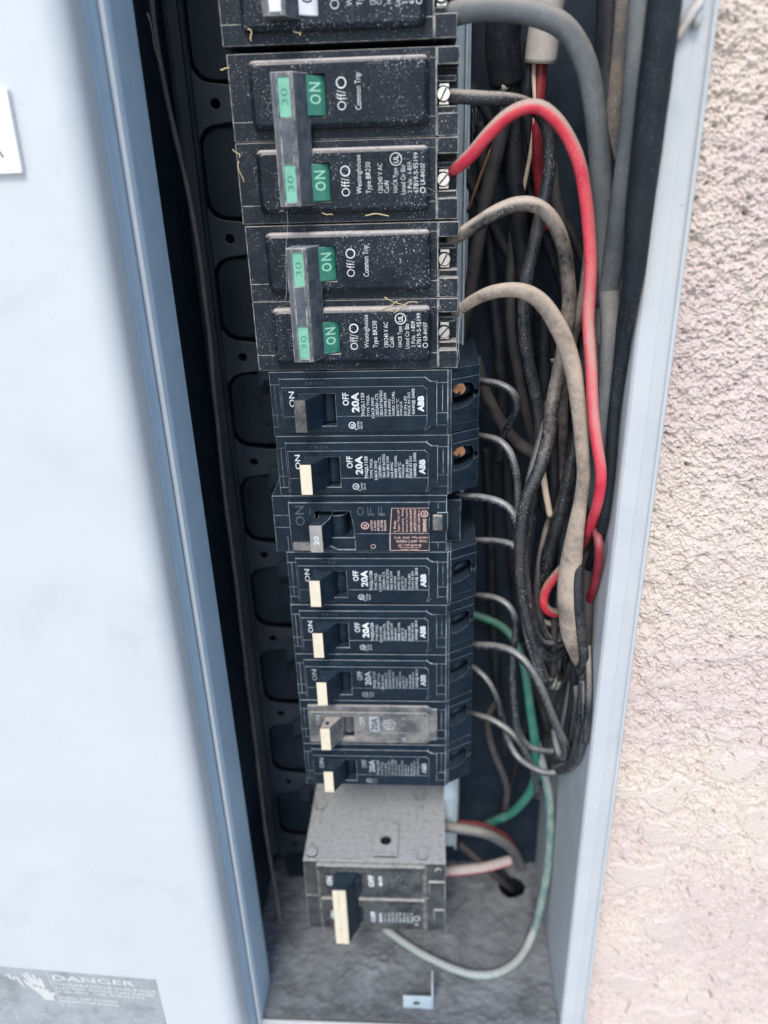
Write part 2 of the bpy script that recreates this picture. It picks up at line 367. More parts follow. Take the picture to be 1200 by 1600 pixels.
# left wall + divider flange
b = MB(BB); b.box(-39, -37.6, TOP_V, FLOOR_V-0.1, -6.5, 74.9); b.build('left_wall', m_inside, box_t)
b = MB(BB)
fp = [(-39, -6.6), (-26.3, -6.6), (-25.7, -7.2), (-25.6, -27.6), (-25.9, -29.0), (-26.9, -29.5), (-27.9, -29.0), (-28.3, -31), (-28.6, -38), (-30, -38), (-30, -8), (-39, -8)]
b.extr(fp, TOP_V, 500)
b.build('divider_flange', m_paint_div, box_t)
b = MB(BB)
b.tube([(-26.9, v, -30.3) for v in np.linspace(TOP_V, 500, 60)], 1.0, 12)
b.build('flange_edge', m_paint, box_t)
b = MB(BB)
b.cylv((113.0, 57.5), 9.6, FLOOR_V+1.5, FLOOR_V+70, 28)
for f_ in list(b.bm.faces):
    if len(f_.verts) > 4 and f_.calc_center_median().z > -0.01: b.bm.faces.remove(f_)      # open at the top
b.build('conduit', m_abb_in, box_t)
# bottom bracket: front plate with a hole and a side plate
b = MB(BB)
b.ring(rect(48.4, 63.2, 432.2, FLOOR_V-0.2), circ((55.5, 437.8), 1.9, 16), -20, -19, (55.5, 437.8))
b.box(63.3, 64.3, 422, FLOOR_V-0.2, -20, -12)
b.build('bracket', m_rail, box_t, bevel=0.25)
# rusted latch hook near the top of the lip
b = MB(BB)
b.tube([at(1059, 38, -30), at(1062, 60, -30.5), at(1068, 40, -31), at(1080, 22, -32), at(1092, 5, -32), at(1098, -14, -31)], [1.2, 1.3, 1.2, 1.3, 1.4, 1.3], 10)
b.tube([at(1086, 46, -29.5), at(1090, 28, -30.5), at(1095, 10, -30.8)], [0.9, 1.3, 1.1], 10)
lk = b.build('latch_hook', m_rust, box_t)

# dirt lying on the floor of the box
def dirt():
    verts, faces = [], []; nx, nd = 150, 96
    for j in range(nd+1):
        for i in range(nx+1):
            x = -37.4+(WALL_X-0.3+37.4)*i/nx; d = LIP_D+0.4+(74.6-LIP_D)*j/nd
            p = Vector((x, d, 0))
            if True:
                k = 0.9+0.8*noise.noise(p*0.05)+0.7*noise.noise(p*0.16)+0.6*noise.noise(p*0.5)+0.5*noise.noise(p*1.1)+1.6*max(0, noise.noise(p*0.28+Vector((8, 8, 1)))-0.25)
                k += 5.0*math.exp(-(((x-33)/15)**2+((d-3)/11)**2))*(0.7+0.3*noise.noise(p*0.3))
                k += 2.2*math.exp(-(((x-20)/11)**2+((d-22)/14)**2))+1.6*math.exp(-((d-LIP_D)/7)**2)
            verts.append(M3(x, FLOOR_V-k, d))
    for j in range(nd):
        for i in range(nx):
            xc = -37.4+(WALL_X+37.1)*(i+0.5)/nx; dc = LIP_D+0.4+(74.2-LIP_D)*(j+0.5)/nd
            if (xc-113)**2+(dc-57.5)**2 < 8.6**2: continue
            a = j*(nx+1)+i; faces.append((a, a+1, a+nx+2, a+nx+1))
    me = bpy.data.meshes.new('floor_dirt'); me.from_pydata(verts, [], faces); me.update()
    for p in me.polygons: p.use_smooth = True
    me.materials.append(m_dirtfloor)
    o = bpy.data.objects.new('floor_dirt', me); COL.objects.link(o)
    tag(o, 'grey dirt and dust lying on the floor of the box', 'dirt', kind='stuff')
dirt()

# ------------------------------------------------------------------ breaker mounting interior
it = thing('breaker_interior', (0, 200, 74.9), 'dark mounting pan with punched tongues left of the breakers, pale rail on their right', 'mounting pan')
IB = (0, 200, 74.9)
b = MB(IB)
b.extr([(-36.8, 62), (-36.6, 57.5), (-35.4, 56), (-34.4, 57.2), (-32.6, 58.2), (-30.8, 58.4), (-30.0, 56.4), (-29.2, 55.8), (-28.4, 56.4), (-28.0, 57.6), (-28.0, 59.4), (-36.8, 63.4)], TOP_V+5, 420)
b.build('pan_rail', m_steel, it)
for k in range(-2, 9):
    vc = 10.4+k*2*P25*0.985
    b = MB(IB)
    out = []
    for sgn in (-1, 1):
        side = [(-28.1, vc+sgn*15), (-27.4, vc+sgn*11.5), (-25.4, vc+sgn*8.8), (-22, vc+sgn*7.4), (-12, vc+sgn*6.2), (-1, vc+sgn*5.8)]
        out += side if sgn < 0 else side[::-1]
    b.ring(out, circ((-19.9, vc), 1.9, 18), 57.6, 59.2, (-19.9, vc))
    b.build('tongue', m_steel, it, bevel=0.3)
    b = MB(IB)
    b.box(-11.5, -6, vc+1.5, vc+9.5, 52, 57.5); b.box(-13.5, -2, vc+4, vc+13, 55.5, 64)
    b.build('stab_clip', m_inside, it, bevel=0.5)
    b = MB(IB)
    b.prism(rrect(-27.7, 1, vc+8.2, vc+41.8, 8), 60.0, 74.8)
    b.prism(rrect(-14, 1, vc+18, vc+32, 2), 58.8, 60.5)
    b.build('insulator_block', m_abb_in, it, bevel=0.5)
b = MB(IB); b.box(70.5, 76.6, TOP_V+4, 393, 43, 60); b.box(76.6, 77.6, TOP_V+4, 393, 40.5, 60); b.box(76.7, 79.5, TOP_V+4, 393, 58, 74.8)
b.build('mounting_rail', m_rail, it, bevel=0.35)
b = MB(IB); b.box(1, 70.4, TOP_V+4, 398, 60.8, 74.8); b.build('base_block', m_abb_in, it)

# ------------------------------------------------------------------ the left hand cover
ct = thing('meter_cover', (-90, 500, -40), 'large smooth pale grey metal cover with worn hazard sticker filling the left side', 'cover')
CB = (-90, 500, -40)
b = MB(CB)
prof = [(-190, -56.0), (-60, -56.0), (-40, -55.6), (-36.5, -55.2)]
R0 = 8.0
for k in range(9):
    a = math.radians(90*k/8); prof.append((-36.5+R0*math.sin(a), -47.2-R0*math.cos(a)))
prof += [(-28.4, -44), (-28.5, -40.6), (-29.6, -40.2), (-29.7, -46), (-37, -53.4), (-190, -54.4)]
b.extr(prof, -140, 520, smooth=False)
co = b.build('cover_sheet', m_paint, ct)
for p in co.data.polygons: p.use_smooth = len(p.vertices) == 4
try: co.data.set_sharp_from_angle(angle=math.radians(30))
except Exception: pass
# nameplate
b = MB(CB); x_, v_, _ = at(34, 270, -57.6); xt, vt_, _ = at(9, 138, -57.6)
b.prism([(x_-60, vt_-0.4), (xt, vt_), (x_, v_), (x_-60, v_+0.6)], -57.8, -56.05)
np_ = b.build('nameplate', m_plate, ct, bevel=0.2)
b = MB(CB); xr, vr, _ = at(8.5, 247, -57.85); _, vr0, _ = at(0, 214, -57.85)
for ch, dx in (('R', 0), ('E', 4.6), ('T', 9.2), ('E', 13.8), ('M', 18.8)): put_text(b, ch, xr-dx-3.4, xr-dx, vr, vr0, -57.87, 0.01, 0)
b.build('lettering', m_ink, np_); np_.children[0].location = (0, 0, 0)
# hazard sticker
b = MB(CB)
q = [at(-250, 1489, -56.1), at(243, 1531, -56.1), at(275, 1660, -56.1), at(-250, 1640, -56.1)]
b.prism([(x, v) for x, v, _ in q], -56.18, -55.95)
stk = b.build('hazard_sticker', m_sticker, ct)
b = MB(CB)
(xa, va, _), (xb, vb, _) = at(70, 1517, -56.2), at(243, 1531, -56.2)
sl = (vb-va)/(xb-xa)
def skew(mb, fn):
    n0 = len(mb.bm.verts); fn(); mb.bm.verts.ensure_lookup_table()
    for w in list(mb.bm.verts)[n0:]:
        x = w.co.x/MM+CB[0]; w.co.z -= sl*(x-xa)*MM
W_ = xb-xa
def lines():
    for i, (t, fx, h) in enumerate((('DANGER', 0.75, 3.6), ('HAZARDOUS VOLTAGE', 0.93, 1.9), ('ELECTRIC SHOCK CAN CAUSE', 0.90, 1.9), ('INJURY OR DEATH', 0.80, 1.9), ('', 0, 0.6), ('TURN OFF POWER', 0.55, 1.7), ('WORKING INSIDE', 0.55, 1.7))):
        v0 = va+2.4+[0, 5.4, 8.2, 11.0, 0, 15.4, 18.0][i]
        if t: put_text(b, t, xa+2.6, xa+2.6+W_*fx, v0+h, v0, -56.22, 0.015, 0)
    put_line(b, [(xa+0.2, va+0.6), (xa+3.5, va+26)], 0.35, -56.22)
    # open hand with a bolt across it, wavy arc at its left
    hx, hv = xa-9.5, va+2.5
    s_ = 1.05
    pts = [(1.2, 18), (0.2, 14), (-3.0, 8.5), (-3.6, 5.2), (-2.8, 4.8), (-1.0, 7.6), (-2.2, 1.4), (-1.4, 0.8), (0.3, 6.3), (-0.5, 0.1), (0.5, -0.2), (1.8, 6.0), (2.0, 0.9), (3.0, 0.9), (3.4, 6.4), (4.4, 2.6), (5.3, 2.9), (5.0, 8.4), (5.6, 12.6), (7.6, 12.4), (7.8, 13.2), (5.6, 15.4), (5.4, 18)]
    put_poly(b, [(hx+x*s_+v*0.22, hv+v*s_) for x, v in pts], -56.22)
    w = [(hx-9+i*0.42, hv+2+2.0*math.sin(i*0.55)+i*0.42) for i in range(17)]
    put_line(b, w, 1.3, -56.22)
skew(b, lines)
b.build('sticker_print', m_stick_t, stk)
b = MB(CB)
skew(b, lambda: [put_line(b, [(xa-10+i*2.3+1.2, va+10.8+i*0.9), (xa-10+i*2.3+3.4, va+10.9+i*0.9), (xa-10+i*2.3+2.4, va+12.8+i*0.9)], 0.55, -56.24) for i in range(3)])
b.build('bolt_mark', m_sticker, stk)

# ------------------------------------------------------------------ breakers
GROUP = 'circuit breakers in the column'
def two_pole_tie(label, v0, white=False, x0=-0.2):
    base = (x0, v0, 60); r = thing('circuit_breaker', (x0+37, v0+25.4, 60), label, 'circuit breaker', GROUP)
    bb = (x0+37, v0+25.4, 60)
    X = lambda x: x+x0
    wm = m_white_h if white else m_green
    for k in (0, 1):
        v = v0+k*P25
        b = MB(bb)
        b.ring(rect(X(-0.2), X(66.4), v+0.12, v+25.2), rect(X(15.2), X(31.5), v+6.4, v+18.8), 0, 60, (X(23), v+12.6), back=False)
        b.box(X(15), X(31.8), v+6, v+19, 6, 8)
        b.box(X(66.42), X(73.4), v+0.12, v+5.0, 0.0, 60); b.box(X(66.42), X(73.4), v+18.6, v+25.2, 0.0, 60)
        b.box(X(66.42), X(73.4), v+5.02, v+18.58, 11, 60); b.box(X(66.42), X(73.2), v+16.4, v+18.58, 4, 10.9)
        b.box(X(66.42), X(72.6), v+7.6, v+9.4, 5.5, 10.9)
        b.build('case', [m_br, m_edge_br], r, bevel=0.28)
        b = MB(bb)
        lev = [(0.0, 0.35), (0.0, -2.2), (0.25, -3.0), (0.75, -3.6), (1.5, -3.9)]
        b.loft([[(x, q, d_) for x, q in rrect(X(6.9+i_), X(63.7-i_), v+2.3+i_, v+22.0-i_, 1.9)] for i_, d_ in lev], cap=False, smooth=True)
        b.ring(rrect(X(8.4), X(62.2), v+3.8, v+20.5, 1.9), rect(X(15.4), X(31.3), v+6.6, v+18.6), -3.9, 0.4, (X(23), v+12.6), back=False)
        b.build('face_panel', [m_br_face], r)
        b = MB(bb)                                          # seams of the moulding
        b.box(X(-0.22), X(66), v+19.3, v+19.55, -0.12, 0.3); b.box(X(63.9), X(66.3), v+3, v+3.2, -0.1, 0.3)
        s = b.build('mould_seam', m_edge_br, r)
        b = MB(bb)
        b.extr([(X(15.8), 5), (X(15.8), -4), (X(23), -6.4), (X(30.9), -1.8), (X(30.9), 5)], v+6.9, v+18.3)
        tg = b.build('toggle', [wm, wm], r, bevel=0.3)
        b = MB(bb)
        for i, (ch, a0, a1) in enumerate((('O', 14.8, 11.9), ('N', 11.2, 8.6))): put_text(b, ch, X(26.2), X(29.6), v+a0+0.3, v+a1+0.3, 0, 0.02)
        b.bm.verts.ensure_lookup_table()
        for w in b.bm.verts:
            x = w.co.x/MM+bb[0]-x0; w.co.y = (-6.4+(x-23)*(4.6/7.9)-0.08-bb[2])*MM
        b.build('toggle_lettering', m_white_h if white else m_green_t, tg) if not white else b.build('toggle_lettering', m_ink, tg)
        # terminal: plate, round slotted screw
        b = MB(bb)
        b.box(X(66.9), X(70.4), v+9.7, v+16.1, 6.2, 9.9); b.build('terminal_plate', m_screw, r, bevel=0.3)
        b = MB(bb)
        c = (X(68.5), v+12.9)
        b.cyl(c, 2.5, 5.4, 6.3, 20); b.cyl(c, 2.0, 4.2, 5.4, 20, r2=2.5)
        sc = b.build('terminal_screw', m_screw, r)
        b = MB(bb)
        ca, sa = math.cos(math.radians(-62+14*k)), math.sin(math.radians(-62+14*k))
        pp = [(c[0]+ca*a-sa*q, c[1]+sa*a+ca*q) for a, q in ((-1.9, -0.28), (1.9, -0.28), (1.9, 0.28), (-1.9, 0.28))]
        b.prism(pp, 4.12, 4.6); b.build('slot', m_ink, sc)
    # tie handle
    b = MB(bb); a0, a1 = v0+6.3, v0+44.7
    b.extr([(X(16.2), -2.6), (X(15.4), -11.0), (X(15.7), -11.5), (X(22.2), -11.5), (X(22.6), -11.1), (X(25.9), -4.0), (X(25.6), -3.4)], a0, a1)
    wins = [(v0+7.6, v0+18.7), (v0+32.2, v0+43.4)]
    b.box(X(15.6), X(17.5), a0+0.1, a1-0.1, -12.4, -11.4); b.box(X(21.2), X(22.2), a0+0.1, a1-0.1, -12.4, -11.4)
    for q0, q1 in ((a0+0.1, wins[0][0]), (wins[0][1], wins[1][0]), (wins[1][1], a1-0.1)): b.box(X(17.5), X(21.2), q0, q1, -12.38, -11.4)
    h = b.build('tie_handle', [m_tie, m_edge_br], r, bevel=0.25)
    for q0, q1 in wins:
        b = MB(bb); b.box(X(17.55), X(21.15), q0+0.05, q1-0.05, -11.75, -11.45)
        w = b.build('handle_window', m_white_h if white else m_green_l, h)
        b = MB(bb); put_text(b, '30', X(18.4), X(20.4), q1-3.2, q0+3.2, -11.78, 0.0); b.build('rating_mark', m_green if not white else m_ink, w)
    # print
    b = MB(bb)
    for k in (0, 1):
        v = v0+k*P25; d = -3.95
        put_text(b, 'Off/', X(34.8), X(37.6), v+17.0, v+11.4, d, -0.012); put_ring(b, (X(36.3), v+9.3), 1.65, 0.38, d)
        bo = MB(bb); put_text(bo, 'On/I', X(12.4), X(14.6), v+17.2, v+9.2, d, -0.012); bo.build('worn_lettering', m_tie, r)
        if k == 0:
            put_text(b, 'Common Trip', X(40.6), X(43.0), v+17, v+6.8, d, -0.008); b.build('lettering', m_print_br, r); b = MB(bb)
    for t, xa_, xb_, q0, q1 in (('Westinghouse', 39.9, 42.0, 16.3, 4.6), ('Type BR230', 43.0, 45.1, 16.3, 6.8), ('120/240 V AC', 47.0, 48.5, 16.2, 7.3), ('Cu/Al', 49.0, 50.5, 16.3, 12.6), ('HACR Type', 52.0, 53.8, 16.2, 8.8), ('Listed Cir Bkr', 54.5, 56.0, 16.8, 7.8), ('2 Pole   I-859', 56.7, 58.1, 16.4, 7.2), ('67819-S-95199', 58.7, 60.2, 16.4, 4.4), ('LR-84107', 61.0, 62.4, 14.0, 7.6)):
        put_text(b, t, X(xa_), X(xb_), v+q0, v+q1, d, -0.006)
    put_ring(b, (X(62.0-0.3), v+15.7), 0.9, 0.2, d); put_ring(b, (X(53.0), v+6.2), 2.0, 0.28, d)
    put_text(b, 'UL', X(52.2), X(53.9), v+7.3, v+5.1, d, 0.02)
    b.build('lettering', m_print_br, r)
    return r

ABB_LINES = [('THQL1120', 37.9, 39.4, 17.3, 8.0, .012), ('TYPE THQL', 40.0, 41.2, 17.0, 8.8, 0), ('HACR SWD', 41.7, 42.8, 17.8, 9.8, 0), ('120/240V~CTL', 43.3, 44.4, 17.1, 8.2, 0), ('10KA INT RATING', 44.9, 46.0, 17.1, 7.2, 0), ('MAX RMS SYM', 46.5, 47.5, 17.1, 8.2, 0), ('14-8 AWG', 48.0, 49.0, 17.0, 10.6, 0), ('WIRE CU/AL', 49.5, 50.5, 17.0, 7.6, 0), ('60/75°C', 51.0, 52.0, 17.0, 10.4, 0), ('TORQUE', 52.4, 53.4, 17.0, 11.4, 0), ('20 IN-LBS', 53.9, 54.9, 17.0, 9.4, 0), ('MADE IN DO', 55.3, 56.3, 17.0, 8.0, 0)]
def single_pole(label, v0, code='G640@ 2A02', face=None, tip=None, style='abb', screw=False, pr=None, jx=0.0):
    bb = (40, v0+12.7, 60); r = thing('circuit_breaker', bb, label, 'circuit breaker', GROUP)
    X = lambda x: x+jx
    v = v0; face = face or m_abb
    b = MB(bb)
    b.ring(rect(X(3.7), X(70.4), v+0.3, v+25.2), rect(X(14.6), X(28.6), v+7.9, v+21.1), 0, 60, (X(21), v+14.5), back=False)
    b.box(X(14.2), X(29), v+7.5, v+21.6, 7.5, 9)
    b.box(X(70.42), X(71.6), v+0.5, v+25.1, 0.8, 60)
    b.build('case', [m_abb, m_edge], r, bevel=0.22)
    # raised face with stepped right corners
    b = MB(bb)
    out = [(X(7.4), v+2.6), (X(62.0), v+2.6), (X(63.9), v+4.2), (X(66.3), v+4.2), (X(66.3), v+21.6), (X(63.9), v+21.6), (X(62.0), v+23.4), (X(7.4), v+23.4)]
    b.ring(out, rect(X(14.8), X(28.4), v+8.1, v+20.9), -1.3, 0.3, (X(21), v+14.5), back=False)
    b.build('face_panel', [face, m_edge], r, bevel=0.2)
    b = MB(bb)
    pts = [(X(8.2), v+5.7), (X(61.2), v+5.7), (X(62.6), v+6.9), (X(62.6), v+20.2), (X(61.6), v+22.9), (X(8.2), v+22.9)]
    b.ring(pts, rect(X(14.9), X(28.3), v+8.2, v+20.8), -2.0, -1.2, (X(21), v+14.5), back=False)
    b.build('label_panel', [face, m_edge], r, bevel=0.16)
    b = MB(bb)
    for xa_, xb_, q in ((28.6, 62.5, 16.95), (8.3, 14.6, 16.95)): b.box(X(xa_), X(xb_), v+q, v+q+0.16, -2.08, -1.9)
    for xa_, xb_, q, d in ((3.7, 7.2, 5.0, 0), (3.7, 7.2, 16.8, 0), (3.7, 7.2, 21.6, 0), (66.5, 70.3, 16.6, 0), (66.5, 70.3, 21.4, 0), (66.5, 70.3, 4.9, 0)): b.box(X(xa_), X(xb_), v+q, v+q+0.17, d-0.1, d+0.2)
    b.box(X(5.3), X(5.5), v+5.2, v+21.6, -0.1, 0.2); b.box(X(68.2), X(68.4), v+6, v+16, -0.1, 0.2)
    b.build('mould_seam', m_edge, r)
    # sloping wire end with its opening
    b = MB(bb); sl_ = lambda x: (x-X(71.6))*0.62
    for q0, q1, dd in ((0.5, 4.3, 0.55), (16.9, 22.0, 0.35), (22.3, 25.0, 0.8)):
        L = [[(x, v+q, sl_(x)+dd+0.9) for x, q in ((X(71.62), q0), (X(82.3), q0), (X(82.3), q1), (X(71.62), q1))], [(x, v+q, 60) for x, q in ((X(71.62), q0), (X(82.3), q0), (X(82.3), q1), (X(71.62), q1))]]
        b.loft(L)
    hole = [(X(a), v+q) for a, q in ((72.1, 8.4), (72.6, 7.2), (74.4, 6.4), (77.4, 6.2), (79.6, 6.9), (80.4, 8.2), (80.5, 9.6), (82.15, 9.9), (82.15, 12.2), (80.4, 12.5), (79.6, 14.0), (77.8, 15.3), (75.2, 15.9), (72.8, 15.8), (72.1, 15.0))]
    b.ring(rect(X(71.62), X(82.3), v+4.32, v+16.85), hole, 0.9, 34, (X(76.5), v+10.8), tilt=sl_, back=False)
    b.build('wire_end', [m_abb, m_edge], r, bevel=0.2)
    b = MB(bb); b.box(X(71.7), X(82.1), v+5.4, v+16.6, 22, 23); b.build('end_cavity', m_abb_in, r)
    b = MB(bb)
    b.loft([[(X(72.6), v+11.2+1.6*math.cos(a), 5.6+1.6*math.sin(a)) for a in np.linspace(0, 2*math.pi, 14, endpoint=False)], [(X(79.0), v+10.2+1.6*math.cos(a), 10.5+1.6*math.sin(a)) for a in np.linspace(0, 2*math.pi, 14, endpoint=False)]], smooth=True)
    b.build('screw_guide', m_abb, r)
    if screw:
        b = MB(bb)
        b.cyl((X(74.6), v+9.2), 2.4, 6.0, 9.0, 20, r2=2.6)
        b.cyl((X(73.4), v+9.6), 1.1, 4.6, 8, 12)
        b.build('terminal_screw', m_copper, r)
    # handle
    hv0, hv1 = v+8.3, v+20.7
    b = MB(bb)
    b.extr([(X(15.0), 7), (X(15.0), -2.0), (X(13.9), -9.6), (X(18.3), -9.6), (X(22.8), -2.3), (X(23.6), -0.6), (X(24.2), 7)], hv0, hv1)
    b.cylv((X(25.0), 6.2), 4.6, hv0+0.4, hv1-0.4, 22)
    h = b.build('handle', [m_abb if style == 'abb' else m_ge, m_abb], r, bevel=0.25)
    b = MB(bb); b.box(X(13.95), X(18.25), hv0+0.05, hv1-0.05, -9.85, -9.55); b.build('handle_face', tip or m_cream, h, bevel=0.12)
    b = MB(bb); b.cylv((X(16.8), -6.2), 1.0, hv0-0.06, hv0+0.6, 14); b.build('tie_hole', m_ink, h)
    # print
    b = MB(bb); d = -2.04
    put_text(b, 'ON', X(10.9), X(13.0), v+13.2, v+7.2, d, 0.01)
    put_text(b, 'OFF', X(31.0), X(33.4), v+12.8, v+7.9, d, 0.012)
    if style == 'abb':
        put_text(b, '20A', X(34.3), X(37.2), v+15.5, v+7.8, d, 0.035)
        for t, xa_, xb_, q0, q1, bo in ABB_LINES: put_text(b, t, X(xa_), X(xb_), v+q0, v+q1, d, bo)
        put_text(b, code, X(56.8), X(58.2), v+16.6, v+6.6, d, 0.012)
        put_text(b, 'ABB', X(59.0), X(61.4), v+15.6, v+9.4, d, 0.05)
        put_ring(b, (X(34.2), v+20.6), 1.35, 0.3, d); put_text(b, 'UL', X(33.6), X(34.9), v+21.3, v+19.9, d, 0.02)
        put_text(b, 'c', X(35.2), X(36.0), v+22.5, v+21.8, d)
        put_text(b, 'LISTED', X(36.2), X(36.9), v+22.0, v+19.0, d); put_text(b, 'ISSUE', X(37.4), X(38.0), v+22.0, v+19.2, d)
        bt = MB(bb); put_text(bt, 'T R U E', X(17), X(24), v+4.9, v+3.9, -1.34, 0, 0); bt.build('moulded_lettering', m_tie, r)
    else:
        fr = rrect(X(35.4), X(40.0), v+7.6, v+16.4, 0.9)
        put_poly(b, fr, d)
        put_ring(b, (X(44.6), v+12.2), 2.9, 0.4, d, 28); put_ring(b, (X(44.6), v+12.2), 2.2, 0.16, d, 28)
        for s_ in (-1, 1):
            put_line(b, [(X(44.6)+0.55*s_+0.75*math.cos(a)*s_, v+12.2+s_*0.75*math.sin(a)) for a in np.linspace(-2.6, 2.6, 12)], 0.28, d)
            put_line(b, [(X(44.6)+s_*1.3*math.sin(a*1.2), v+12.2-s_*1.2*math.cos(a)) for a in np.linspace(-0.9, 0.5, 7)], 0.25, d)
        for vv in (8.6, 20.6):
            put_ring(b, (X(51.0), v+vv), 0.95, 0.22, d); put_text(b, 'UL', X(50.6), X(51.5), v+vv+0.5, v+vv-0.5, d)
        put_text(b, 'c', X(52.4), X(53.0), v+9.9, v+9.3, d)
    b.build('lettering', pr or m_print, r)
    if style != 'abb':
        b = MB(bb); put_text(b, '20A', X(36.1), X(39.3), v+15.6, v+8.4, d-0.03, 0.02); b.build('rating_lettering', m_ink, r)
    return r

def square_face_breaker(label, v0):
    bb = (40, v0+12.7, 60); r = thing('circuit_breaker', bb, label, 'circuit breaker', GROUP); v = v0-0.6
    b = MB(bb)
    b.ring(rect(0.2, 70.2, v+0.9, v+25.9), rect(17.2, 32.6, v+6.6, v+19.6), 0, 60, (25, v+13), back=False)
    b.box(17, 33, v+6.4, v+20, 8, 9); b.box(70.22, 76.0, v+6.8, v+25.6, 8.5, 60)
    b.box(66.4, 70.6, v+8.0, v+16.4, -0.8, 0.3)
    b.build('case', [m_abb, m_edge], r, bevel=0.22)
    b = MB(bb)
    b.ring(rect(6.9, 63.3, v+3.0, v+24.7), [(17.4, v+6.8), (31.6, v+6.8), (33.0, v+15.8), (33.0, v+24.0), (26, v+24.0), (17.4, v+19.4)], -2.0, 0.3, (25, v+13), back=False)
    b.build('face_panel', [m_abb, m_edge], r, bevel=0.25)
    b = MB(bb); b.box(26.2, 33.4, v+19.8, v+24.2, -0.6, 0.28); b.build('pocket_floor', m_abb_in, r)
    b = MB(bb)
    for xa_, xb_, q, d in ((0.2, 6.8, 9.4, 0), (0.2, 6.8, 14.8, 0), (33.2, 63.2, 16.7, -2.0), (8, 15, 20.4, -2.0), (63.5, 70.1, 3.6, 0), (63.5, 70.1, 21.6, 0)): b.box(xa_, xb_, v+q, v+q+0.18, d-0.1, d+0.2)
    for x, q0, q1, d in ((47.0, 16.8, 24.6, -2.0), (33.1, 16.8, 24.6, -2.0), (66.6, 3.4, 6.8, 0), (66.6, 21.6, 24.4, 0), (5.2, 19, 25.6, 0), (15.6, 5, 8, -2.0)): b.box(x, x+0.18, v+q0, v+q1, d-0.1, d+0.2)
    b.build('mould_seam', m_edge, r)
    b = MB(bb); b.box(7.6, 14.8, v+20.8, v+24.4, -2.15, -1.9); b.build('dusty_tab', m_ge, r)
    b = MB(bb); b.box(64.4, 68.6, v+9.0, v+16.0, -1.6, 0.2); b.build('lug_cover', m_ge, r, bevel=0.8, seg=3)
    b = MB(bb); b.prism([(48.3, v+5.4), (63.0, v+5.4), (63.0, v+24.5), (47.2, v+24.5), (47.4, v+16.8)], -2.06, -1.95); lb = b.build('print_label', m_label, r)
    b = MB(bb); d = -2.09
    put_line(b, [(48.2, v+5.5), (63, v+5.5)], 0.16, d); put_line(b, [(48.3, v+5.5), (47.4, v+16.7), (47.3, v+24.4), (63, v+24.4)], 0.2, d); put_line(b, [(47.4, v+16.7), (63, v+16.7)], 0.2, d)
    for i, t in enumerate(('1 Pole', 'Type / Tipo QP', 'Interrupting   Rating', 'Pouvoir de Coupure', 'MAX.RMS.SYM.AMPS', 'AMP.EFF.SYM.MAX', '10,000 120/240 V~')):
        put_text(b, t, 48.9+i*1.62, 49.9+i*1.62, v+15.9, v+15.9-min(10, 0.62*len(t)+1.2), d, 0.008)
    put_text(b, 'SIEMENS', 60.6, 62.0, v+16.0, v+10.2, d, 0.02); put_ring(b, (61.2, v+8.0), 1.5, 0.3, d); put_text(b, 'SA', 60.6, 61.9, v+8.8, v+7.2, d, 0.01)
    for t, q, xa_, xb_ in (('HACR Type  SWD  40°C', 18.1, 49.0, 62.4), ('CU-AL  60/75°C WIRE/FIL', 19.9, 49.6, 62.2), ('lb-in/lb-po | 25', 21.6, 50.5, 59.8), ('AWG  |14-10', 23.6, 51.5, 58.6)):
        put_text(b, t, xa_, xb_, v+q+0.95, v+q-0.25, d, 0.008, 180)
    put_line(b, [(51, v+23.0), (59.5, v+23.0)], 0.16, d)
    b.build('lettering', m_red_print, lb)
    b = MB(bb)
    for q in ((11.2, 9.6), (11.2, 0)):
        pass
    put_text(b, 'ON', 9.4, 13.2, v+13.2, v+4.4, -2.05); 
    for i, ch in enumerate('OFF'): put_text(b, ch, 34.4+i*4.2, 37.2+i*4.2, v+8.8, v+4.8, -2.05)
    b.build('moulded_lettering', m_tie, r)
    b = MB(bb)
    put_ring(b, (37.4, v+13.2), 1.6, 0.32, -2.05); put_text(b, 'UL', 36.7, 38.1, v+14.1, v+12.4, -2.05, 0.02)
    for i, t in enumerate(('LISTED', 'C.B.DIV.', 'BR.NDIS', 'L-5538', 'E62615')): put_text(b, t, 39.6+i*1.35, 40.5+i*1.35, v+15.4, v+10.8, -2.05, 0.008)
    put_ring(b, (40.4, v+22.6), 1.0, 0.2, -2.05)
    b.build('face_lettering', m_red_print, r)
    hv0, hv1 = v+9.8, v+21.6
    b = MB(bb)
    b.extr([(18.6, 7), (18.4, -2), (15.9, -9.0), (21.0, -9.0), (23.4, -2.4), (24.4, 7)], hv0, hv1)
    b.cylv((25.6, 5.4), 4.4, hv0+0.4, hv1-0.4, 20)
    h = b.build('handle', [m_abb, m_edge], r, bevel=0.22)
    b = MB(bb); b.box(16.0, 20.9, hv0+0.05, hv1-0.05, -9.3, -8.95); hf = b.build('handle_face', m_tip20, h, bevel=0.12)
    b = MB(bb); put_text(b, '20', 17.4, 19.6, hv0+8.4, hv0+4.4, -9.34, 0.02); b.build('rating_lettering', m_print, h)
    b = MB(bb); b.cylv((19.2, -6.6), 1.0, hv0-0.06, hv0+0.5, 14); b.build('tie_hole', m_ink, h)
    return r

